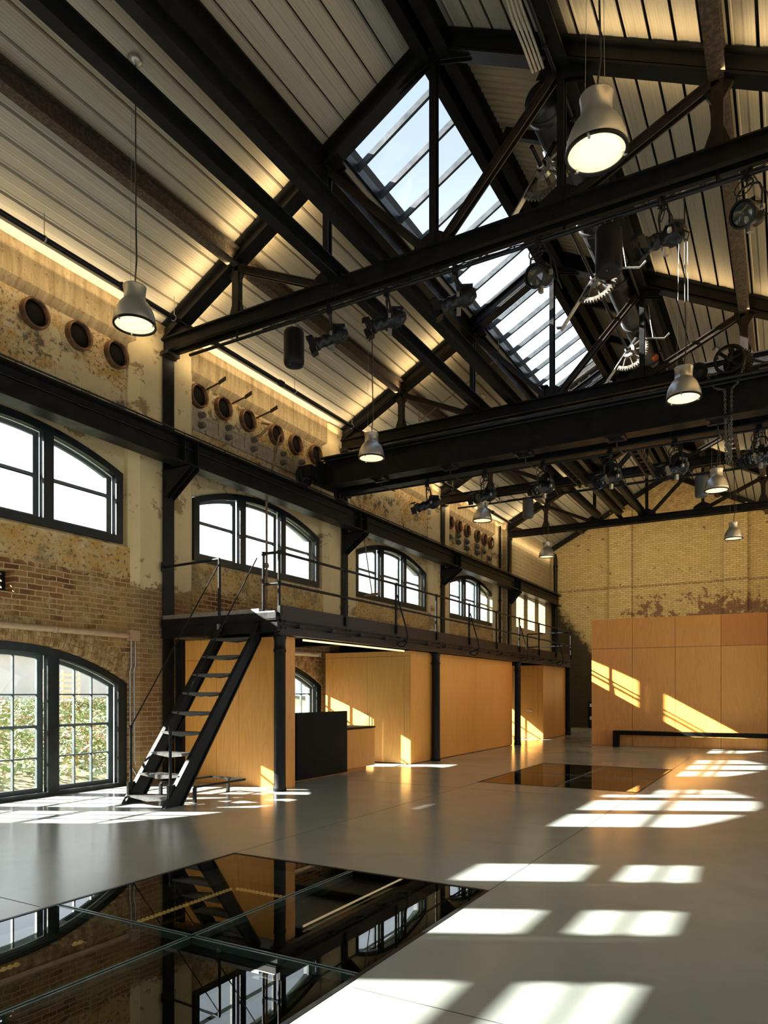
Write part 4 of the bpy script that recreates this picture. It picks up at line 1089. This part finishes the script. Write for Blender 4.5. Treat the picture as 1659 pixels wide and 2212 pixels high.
def plate(y, w_, lab):
    o = thing('bolted_plate', lab, 'wall plate', (-9.62, y, 6.44), 'bolted plates on the wall of the second bay')
    MB().box(-9.62, -9.575, y-w_/2, y+w_/2, 6.44, 6.84).build('plate', M['plate'], o, .008)
    for z in (6.55, 6.74):
        MB().lathe([(.035,0),(.035,.02),(.06,.02),(.06,.05),(.04,.055),(.055,.07),(.055,.09),(.035,.10),(.05,.12),(.03,.135),(0,.14)], (-9.575,y+.03,z), (1,0,0), 14).build('insulator', M['insul'], o)
    m = MB()
    for dy in (-w_/2+.04, w_/2-.04):
        for z in (6.48, 6.80): m.lathe([(0,.012),(.010,.012),(.012,0)], (-9.575,y+dy,z), (1,0,0), 6)
    m.build('bolts', M['insul'], o, kind='stuff')
for i, (y, w_) in enumerate(((9.76,.36),(10.49,.36),(11.25,.36),(12.22,.38),(12.88,.36))): plate(y, w_, NA[i] + ' bolted grey plate from the left below the six copper-rimmed vents')
for i, (a, b) in enumerate(((9.95,10.30),(10.68,11.06),(11.44,12.02),(12.42,12.69))):
    m = MB(); m.box(-9.62, -9.59, a, b, 6.74, 6.78); m.box(-9.62, -9.57, a, b, 6.44, 6.52); m.box(-9.62, -9.605, a, b, 6.52, 6.74)
    m.build('wall_ledge', M['plate'], label=('weathered ledge joining the first and second bolted plates', 'weathered ledge joining the second and third bolted plates', 'weathered ledge joining the third and fourth bolted plates', 'weathered ledge joining the fourth and fifth bolted plates')[i], cat='ledge', origin=(-9.6, (a+b)/2, 6.44))
def knob(y, z, lab, two):
    o = thing('wall_insulator', lab, 'insulator', (-9.62, y, z), 'dark insulators in the far bay')
    for zz in ((z,) if not two else (z, z-.22)): MB().lathe([(.03,0),(.03,.02),(.09,.02),(.10,.05),(.06,.055),(.08,.07),(.08,.09),(.05,.10),(.06,.12),(0,.125)], (-9.62,y,zz), (1,0,0), 14).build('disc', M['insul'], o)
    MB().box(-9.62, -9.60, y-.18, y-.11, z-.30, z+.10).build('strap', M['insul'], o)
for i, (y, z, t2) in enumerate(((21.05,6.62,0),(21.78,6.80,1),(22.5,6.72,1),(23.42,6.72,1),(24.05,6.66,0),(24.6,6.50,0))): knob(y, z, NA[i] + ' dark wall insulator from the left under the six far vents', t2)
for i, y in enumerate((9.93, 10.66, 11.45)):
    m = MB(); m.beam((-9.62, y, 7.26), (-9.18, y-.04, 7.31), .012, .03); m.beam((-9.20, y-.04, 7.308), (-9.0, y-.07, 7.345), .012, .075)
    m.build('iron_bar', M['steel_brown'], label=NA[i] + ' from the left of three flat iron bars jutting from the wall over the vents', cat='iron bar', group='bars over the vents', origin=(-9.5, y, 7.28))
m = MB(); m.tube([(-9.60, 11.62, 7.22), (-9.45, 11.72, 7.18), (-9.42, 11.5, 6.98), (-9.44, 11.36, 6.84), (-9.60, 11.36, 6.82)], .028, 8)
m.build('bent_pipe', M['rustpipe'], label='short bent rusty pipe stub between the third and fourth round vents', cat='pipe', origin=(-9.5, 11.6, 6.9))
o = thing('riser_pipe', 'tall thin rusty riser pipe in front of the second upper window', 'pipe', (-9.2, 11.28, 2.8))
MB().tube([(-9.30, 11.9, 7.0), (-9.25, 11.75, 6.9), (-9.2, 11.40, 5.9), (-9.2, 11.28, 5.6), (-9.2, 11.28, 2.80)], .024, 8).build('pipe', M['rustpipe'], o)
MB().lathe([(0,-.05),(.045,-.045),(.05,0),(.035,.05),(0,.06)], (-9.2,11.28,4.13), (0,0,1), 12).build('coupling', M['rustpipe'], o)
o = thing('valve_handwheel', 'rusty valve handwheel on a slanting rod in front of the third upper window', 'handwheel', (-9.24, 15.53, 4.06))
MB().tube([(-9.24,15.05,5.75),(-9.24,15.54,4.06)], .014, 8).build('rod', M['rustpipe'], o)
w_ = MB(); tl = Vector((0,.29,-.95)); a_ = Vector((1,0,0)); b_ = tl.cross(a_).normalized(); cc = Vector((-9.24,15.545,4.05))
w_.tube([cc + a_*(.20*math.cos(k*math.pi/12)) + b_*(.20*math.sin(k*math.pi/12)) for k in range(25)], .018, 6, False)
for k in range(5): w_.tube([cc, cc + a_*(.2*math.cos(k*1.2566)) + b_*(.2*math.sin(k*1.2566))], .011, 6)
w_.build('wheel', M['rustpipe'], o)
# downpipes
o = thing('drain_pipe', 'black downpipe on the pier before the board-marked concrete bay', 'pipe', (-9.39, 25.2, 2.82))
MB().tube([(-9.39,25.2,2.82),(-9.39,25.2,7.8)], .045, 12).build('pipe', M['steel'], o)
for z in (3.6, 5.0, 6.7): MB().lathe([(.046,-.03),(.062,-.03),(.062,.03),(.046,.03)], (-9.39,25.2,z), (0,0,1), 12).build('collar', M['steel'], o)
o = thing('drain_pipe', 'black downpipe in the far corner by the gable wall', 'pipe', (-9.08, BACK-.12, .0))
MB().tube([(-9.08,BACK-.12,0),(-9.08,BACK-.12,7.55),(-9.10,BACK-.14,7.68),(-9.18,BACK-.15,7.76),(-9.29,BACK-.15,7.78)], .085, 14).build('pipe', M['steel'], o)
for z in (4.2, 5.9, 7.2): MB().lathe([(.086,-.04),(.105,-.04),(.105,.04),(.086,.04)], (-9.08,BACK-.12,z), (0,0,1), 14).build('collar', M['steel'], o)
# electrical conduit by the lower window
o = thing('wall_conduit', 'long pale horizontal conduit above the lower left window, ending in a box', 'pipe', (-9.49, 6, 2.5))
MB().tube([(-9.505,FRONT,2.495),(-9.505,8.06,2.495)], .048, 12).build('tube', M['rustpipe_l'], o)
MB().lathe([(.049,-.03),(.056,-.03),(.056,.03),(.049,.03)], (-9.505,6.72,2.495), (0,1,0), 14).build('coupling', M['rustpipe_l'], o)
MB().box(-9.555, -9.46, 8.08, 8.28, 2.41, 2.59).build('junction_box', M['rustpipe_l'], o, .004)
for dy in (0, .085): MB().tube([(-9.50,8.13+dy,2.41),(-9.50,8.13+dy,2.0),(-9.52,8.12+dy,1.9),(-9.52,8.13+dy,.42),(-9.51,8.16+dy,.28),(-9.46,8.24+dy,.12),(-9.44,8.27+dy,0)], .014, 8).build('drop', M['galv'], o)
m = MB(); m.tube([(-9.45,9.5,2.40),(-9.45,13.45,2.43)], .055, 10); m.tube([(-9.35,12.9,2.46),(-9.2,12.95,2.40),(-9.1,13.05,2.43),(-9.2,13.2,2.36),(-9.3,13.3,2.40)], .008, 6)
m.build('service_pipe', M['conduit'], label='dusty pipe with loose wire under the walkway, above the low arched window', cat='pipe', origin=(-9.45, 11.5, 2.4))

# ------------------------------------------------------------------ right roof slope: duct and vent operators
o = thing('round_duct', 'black round duct running under the corrugated part of the right roof slope', 'duct', (-2.88, 14, 9.45))
MB().lathe([(0,0),(.25,0),(.25,10.9),(0,11.0)], (-2.88, 9.35, 9.58), (0,1,0), 32).build('tube', M['dutyduct'], o)
for y in (9.5, 10.3, 12.2, 14.0, 15.9, 17.8, 19.6): MB().lathe([(.251,-.05),(.28,-.05),(.28,.05),(.251,.05)], (-2.88,y,9.58), (0,1,0), 32).build('collar', M['dutyduct'], o)
MB().lathe([(0,-.05),(.07,-.04),(.08,0)], (-2.68,17.4,9.34), (.3,-.8,-.5), 14).build('orange_cap', M['orange'], o)
for k, y in enumerate((10.75, 12.65, 16.4, 18.3)):
    m = MB(); m.beam((RX+.35, y, zd(RX+.35)-.09), (-2.62, y, zd(-2.62)-.09), .10, .13)
    m.build('roof_joist', M['steel'], label=NA[k] + ' black joist from the camera crossing the corrugated right roof slope', cat='roof beam', group='joists across the corrugated slope', origin=(-3.4, y, 10.1))
def operator(y, lab):
    cx, cz = -3.05, 9.02; o = thing('vent_operator', lab, 'gear mechanism', (cx, y, cz), 'old toothed vent operators')
    ax = Vector((-.60, 0, -.80)); nx = Vector((.80, 0, -.60))
    c0 = Vector((cx, y, cz))
    a = MB(); p, q = c0 - ax*.42, c0 + ax*.98
    a.beam(p, c0 - ax*.07, .02, .07, (0,1,0)); a.beam(c0 + ax*.07, q, .02, .10, (0,1,0)); a.beam(c0 - ax*.4 , q, .012, .05, (0,1,0))
    a.beam(q - ax*.05, q - nx*.10, .02, .08, (0,1,0)); a.build('arm', M['worn'], o)
    g = MB(); n = 26; R1, R2 = .345, .40
    pts = []
    th0, th1 = -1.62, 1.62
    def rp(r, t, dy): v = c0 + nx*(r*math.cos(t)) + ax*(r*math.sin(t)); return (v.x, y+dy, v.z)
    for i in range(n):
        t0, t1 = th0 + (th1-th0)*i/n, th0 + (th1-th0)*(i+1)/n
        g.add([rp(R1,t0,-.035),rp(R2,t0,-.035),rp(R2,t1,-.035),rp(R1,t1,-.035),rp(R1,t0,.035),rp(R2,t0,.035),rp(R2,t1,.035),rp(R1,t1,.035)],
              [(0,3,2,1),(4,5,6,7),(0,1,5,4),(1,2,6,5),(2,3,7,6),(3,0,4,7)])
        tm = t0*.6 + t1*.4; td = (t1-t0)*.25
        g.add([rp(R2,tm-td,-.035),rp(R2+.035,tm-td*.7,-.035),rp(R2+.035,tm+td*.7,-.035),rp(R2,tm+td,-.035),rp(R2,tm-td,.035),rp(R2+.035,tm-td*.7,.035),rp(R2+.035,tm+td*.7,.035),rp(R2,tm+td,.035)],
              [(0,3,2,1),(4,5,6,7),(0,1,5,4),(1,2,6,5),(2,3,7,6),(3,0,4,7)])
    for t_ in (-1.2, -.6, 0, .6, 1.2): g.beam(rp(.1,t_,0), rp(R1+.01,t_,0), .02, .05, (0,1,0))
    g.build('toothed_sector', M['worn2'], o)
    h = MB()
    for i in range(10):
        t0, t1 = -1.5 + 3.0*i/10, -1.5 + 3.0*(i+1)/10
        h.add([rp(.085,t0,-.045),rp(.15,t0,-.045),rp(.15,t1,-.045),rp(.085,t1,-.045),rp(.085,t0,.045),rp(.15,t0,.045),rp(.15,t1,.045),rp(.085,t1,.045)],
              [(0,3,2,1),(4,5,6,7),(0,1,5,4),(1,2,6,5),(2,3,7,6),(3,0,4,7)])
    h.cyl((cx,y-.06,cz),(cx,y+.06,cz),.05,12); h.build('hub', M['worn'], o)
    b = MB(); top = Vector((-2.62, y, zd(-2.62)-.30))
    for e in (c0 + ax*.33, c0 - ax*.30): b.beam(e, top, .06, .07, (0,1,0))
    b.beam(c0 - ax*.38, c0 + ax*.38, .06, .05, (0,1,0)); b.build('hanger', M['steel'], o)
    return o
OPL = ['nearest toothed vent operator, dark, left of the large pendant lamp', 'toothed vent operator partly hidden behind the large black speaker', 'sunlit toothed vent operator in front of the second truss', 'farthest toothed vent operator, just above the crane bridge']
op = operator(9.85, OPL[0])
for i in (1, 2, 3): clone(op, (-3.05, 9.85 + 3.1*i, 9.02), OPL[i])
m = MB(); m.tube([(-3.05, 9.4, 9.02), (-3.05, 19.6, 9.02)], .03, 10); m.build('line_shaft', M['steel'], label='dark line shaft linking the toothed vent operators', cat='shaft', origin=(-3.05, 14, 9.02))
for i, (y, zt) in enumerate(((12.2, 9.25), (14.9, 9.2))):
    m = MB(); m.tube([(-2.55,y,9.45),(-2.55,y,8.72),(-2.52,y,8.66),(-2.15,y+.12,8.62),(-2.05,y+.12,8.7)], .018, 8); m.tube([(-2.35,y+.06,8.64),(-2.45,y+.06,9.35)], .010, 6)
    m.build('pipe_trapeze', M['galv'], label=('pale pipe trapeze hanging beside the large black speaker', 'pale pipe trapeze hanging beyond the second truss')[i], cat='pipe hanger', origin=(-2.4, y, 9.3))
o = thing('conduit_bundle', 'four pale conduits bending round the purlin at the top of the picture', 'conduits', (-2.6, 8.1, 9.45))
for k in range(4):
    dx = k*.045; MB().tube([(-2.78-dx,7.2,zd(-2.78-dx)-.05),(-2.78-dx,7.75,zd(-2.78-dx)-.08),(-2.70-dx,8.0,9.55-.01*k),(-2.66-dx,8.3,9.40),(-2.66-dx,8.66,9.36)], .017, 8).build('conduit', M['conduit'], o)
m = MB(); m.tube([(-5.80, 15.45, zd(-5.80)-.67), (-7.85, 15.45, zd(-7.85)-.67)], .014, 8); m.tube([(-5.80, 15.45, zd(-5.80)-.67), (-5.80, 15.45, zd(-5.80)-.01)], .010, 6); m.tube([(-7.85, 15.45, zd(-7.85)-.67), (-7.85, 15.45, zd(-7.85)-.40)], .010, 6); m.build('branch_pipe', M['rustpipe'], label='thin coppery pipe slanting with the left roof slope beyond the second truss', cat='pipe', origin=(-6.8, 15.45, 8.7))

# ------------------------------------------------------------------ small things at the far end
o = thing('socket_panel', 'black panel with two pale socket plates on the far wall beside the plywood box', 'panel', (-7.45, BACK-.03, 0))
MB().box(-7.65, -7.35, BACK-.04, BACK, 0, 1.16).build('board', M['steel'], o)
for z in (.36, .92): MB().box(-7.58, -7.47, BACK-.055, BACK-.04, z, z+.14).build('socket_plate', M['white'], o)
MB().box(-8.56, -8.44, 25.63, 25.66, 2.86, 3.16).build('small_notice', M['notice'], label='small red and white notice on the far end rail of the walkway', cat='sign', origin=(-8.5, 25.64, 2.9))
m = MB(); m.box(-9.0, -8.96, BACK-.05, BACK, 2.9, 3.0); 

# ------------------------------------------------------------------ outside the left wall
m = MB(); n = 24; vs = []
for i in range(n+1):
    for j_ in range(41):
        x = -10.3 - 9.5*i/n; y = -6 + 44*j_/40
        z = -.15 + 1.45*(i/n)**.8 + .12*math.sin(x*2.1+y*.7)*(i/n)
        vs.append((x, y, z))
m.add(vs, [(i*41+j_, i*41+j_+1, (i+1)*41+j_+1, (i+1)*41+j_) for i in range(n) for j_ in range(40)], True)
m.box(-60, -19.7, -30, 60, -.4, .9); m.build('ground', M['soil'], kind='structure')
def hill(x): return -.15 + 1.45*(min(max((-10.3-x)/9.5,0),1))**.8
m = MB(); random.seed(3)
for k in range(2200):
    x = -10.8 - 8.2*random.random()**.8; y = 2.5 + 14*random.random(); z = hill(x); s = random.uniform(.12,.26)
    m.cur = 0 if random.random() < .55 else 1
    fl_ = random.random() < .28
    for q in range(14):
        d = Vector((random.gauss(0,1), random.gauss(0,1), abs(random.gauss(0,1))+.3)).normalized(); p = Vector((x,y,z)) + d*s*random.uniform(.5,1.25)
        u = d.cross(Vector((random.random()-.5,random.random()-.5,random.random()-.5))).normalized(); v = d.cross(u); L_ = random.uniform(.035,.085)
        if fl_ and q % 3 == 0: m.cur = 2
        m.add([p-u*L_*.4, p+d*L_*.3-v*L_, p+u*L_*.4, p+d*L_*.3+v*L_], [(0,1,2,3)])
        if fl_ and q % 3 == 0: m.cur = 0
m.build('hillside_plants', [M['leaf'], M['leaf2'], M['flower']], label='flowering green ground cover on the slope outside the lower left window', cat='plants', kind='stuff', origin=(-14, 8, .5))
m = MB()
for k in range(14):
    t_ = k*2.4; e = .3 + .5*(k/14); d = Vector((math.cos(t_)*math.cos(e), math.sin(t_)*math.cos(e), math.sin(e))); b0 = Vector((-12.2,9.05,hill(-12.2))); s = d.cross(Vector((0,0,1))).normalized()
    m.add([b0-s*.03, b0+s*.03, b0+d*.25+s*.045+Vector((0,0,.02)), b0+d*.52, b0+d*.25-s*.045+Vector((0,0,.02))], [(0,1,2,3,4)])
m.build('agave', M['leaf2'], label='grey-green agave rosette outside, through the right half of the lower window', cat='plant', origin=(-12.2, 9.05, hill(-12.2)))
o = thing('neighbour_building', 'pale grey building beyond the garden slope, seen through the lower windows', 'building', (-26, 18, 0))
MB().box(-30, -25, -12, 70, -.3, 4.6).build('wall', M['concrete_out'], o); MB().box(-25.0, -24.6, -12, 70, 3.05, 3.35).build('ledge', M['sash2'], o)
o = thing('slatted_rack', 'white slatted rack standing outside at the top of the planted slope', 'rack', (-18.3, 13.2, hill(-18.3)))
zr = hill(-18.3)
for k in range(6): MB().box(-18.34, -18.30, 12.55, 13.75, zr+.12+k*.16, zr+.19+k*.16).build('slat', M['white'], o)
for y in (12.55, 13.15, 13.70): MB().box(-18.30, -18.26, y, y+.05, zr, zr+1.1).build('upright', M['white'], o)
o = thing('pale_wall_outside', 'pale sloping parapet outside the three slot windows of the end bay', 'building', (-14.2, 46, 0))
MB().poly([(38.6,-.3),(56,-.3),(56,4.9),(46,6.3),(38.6,7.6)], 'x', -14.4, -14.0).build('wall', M['concrete_out'], o)

# ------------------------------------------------------------------ daylight
w = D.worlds.new('sky'); SC.world = w; w.use_nodes = True
nt = w.node_tree; bg = nt.nodes['Background']
tc = nt.nodes.new('ShaderNodeTexCoord'); sp = nt.nodes.new('ShaderNodeSeparateXYZ'); nt.links.new(tc.outputs['Generated'], sp.inputs[0])
rp = nt.nodes.new('ShaderNodeValToRGB'); nt.links.new(sp.outputs[2], rp.inputs[0])
el = rp.color_ramp.elements
el[0].position = .0; el[0].color = (1.9, 1.95, 2.0, 1)
el[1].position = 1.0; el[1].color = (.36, .50, .70, 1)
e_ = rp.color_ramp.elements.new(.30); e_.color = (1.35, 1.48, 1.60, 1)
e_ = rp.color_ramp.elements.new(.60); e_.color = (.50, .60, .71, 1)
nt.links.new(rp.outputs[0], bg.inputs[0]); bg.inputs[1].default_value = 1.15
sun = D.lights.new('sun', 'SUN'); sun.energy = 38.; sun.angle = math.radians(.55); sun.color = (1, .95, .86)
so = D.objects.new('sun', sun); C.objects.link(so); so.location = (-30, -10, 20)
so.rotation_euler = Vector((1, .52, -.575)).to_track_quat('-Z', 'Y').to_euler()

# ------------------------------------------------------------------ concealed warm strip lights of the room
def strip(name, a, b, d, wdt, power, col=(1, .70, .34), spread=140):
    a, b = Vector(a), Vector(b); L = D.lights.new(name, 'AREA'); L.shape = 'RECTANGLE'
    L.size = (b - a).length; L.size_y = wdt; L.energy = power; L.color = col; L.spread = math.radians(spread)
    o = D.objects.new(name, L); C.objects.link(o); o.location = (a + b) / 2
    zax = -Vector(d).normalized(); xax = (b - a).normalized(); yax = zax.cross(xax)
    o.rotation_euler = Matrix((xax, yax, zax)).transposed().to_euler()
    return o
ends = [FRONT] + TY + [BACK]
for a, b in zip(ends, ends[1:]):
    strip('eave_strip_light', (-9.40, a + .25, 7.74), (-9.40, b - .25, 7.74), (.25, 0, 1), .05, 3.6 * (b - a), (1, .78, .48))
    strip('wall_strip_light', (-9.10, a + .25, 7.50), (-9.10, b - .25, 7.50), (-1, 0, .25), .05, 2.1 * (b - a), (1, .78, .46), 170)
    strip('eave_strip_light', (ER - .1, a + .3, 7.72), (ER - .1, b - .3, 7.72), (-.35, 0, 1), .05, 9 * (b - a))
for y in TY:
    for s in (-1, 1):
        for xa, xb in ((EL + .4, PP[1] - .1), (PP[3] + .1, ER - .4)):
            za, zb = zd(xa) - .34, zd(xb) - .34
            strip('truss_strip_light', (xa, y + s * .16, za), (xb, y + s * .16, zb), (0, s * .75, 1), .04, (17 if xa < RX else 11) * (xb - xa) / 3.4)

strip('gable_wash_light', (-8.6, TY[3] + .25, ZC1 + .06), (.2, TY[3] + .25, ZC1 + .06), (0, 1, .12), .06, 60, (1, .78, .45), 170)
strip('gable_wash_light', (-8.6, TY[3] + .2, ZC0 - .04), (.2, TY[3] + .2, ZC0 - .04), (0, 1, -.55), .06, 90, (1, .80, .48), 170)

# ------------------------------------------------------------------ camera and colour management
cam = D.cameras.new('camera'); co = D.objects.new('camera', cam); C.objects.link(co)
co.location = (0, 0, 1.55); co.rotation_euler = (math.radians(90), 0, math.atan2(873.5, 1527.))
cam.sensor_width = 36; cam.lens = 1527. / 2212 * 36; cam.shift_y = (1496 - 1106) / 2212.; cam.clip_end = 500; cam.clip_start = .05
SC.camera = co
vs = SC.view_settings; vs.view_transform = 'Standard'; vs.look = 'None'; vs.gamma = 1; vs.use_curve_mapping = False; vs.exposure = .45
SC.display_settings.display_device = 'sRGB'
SC.cycles.max_bounces = 8; SC.cycles.diffuse_bounces = 4; SC.cycles.glossy_bounces = 4; SC.cycles.transparent_max_bounces = 12
SC.cycles.caustics_reflective = False; SC.cycles.caustics_refractive = False
SC.cycles.sample_clamp_indirect = 6.
SC.cycles.use_denoising = True
SC.cycles.use_adaptive_sampling = True; SC.cycles.adaptive_threshold = .015
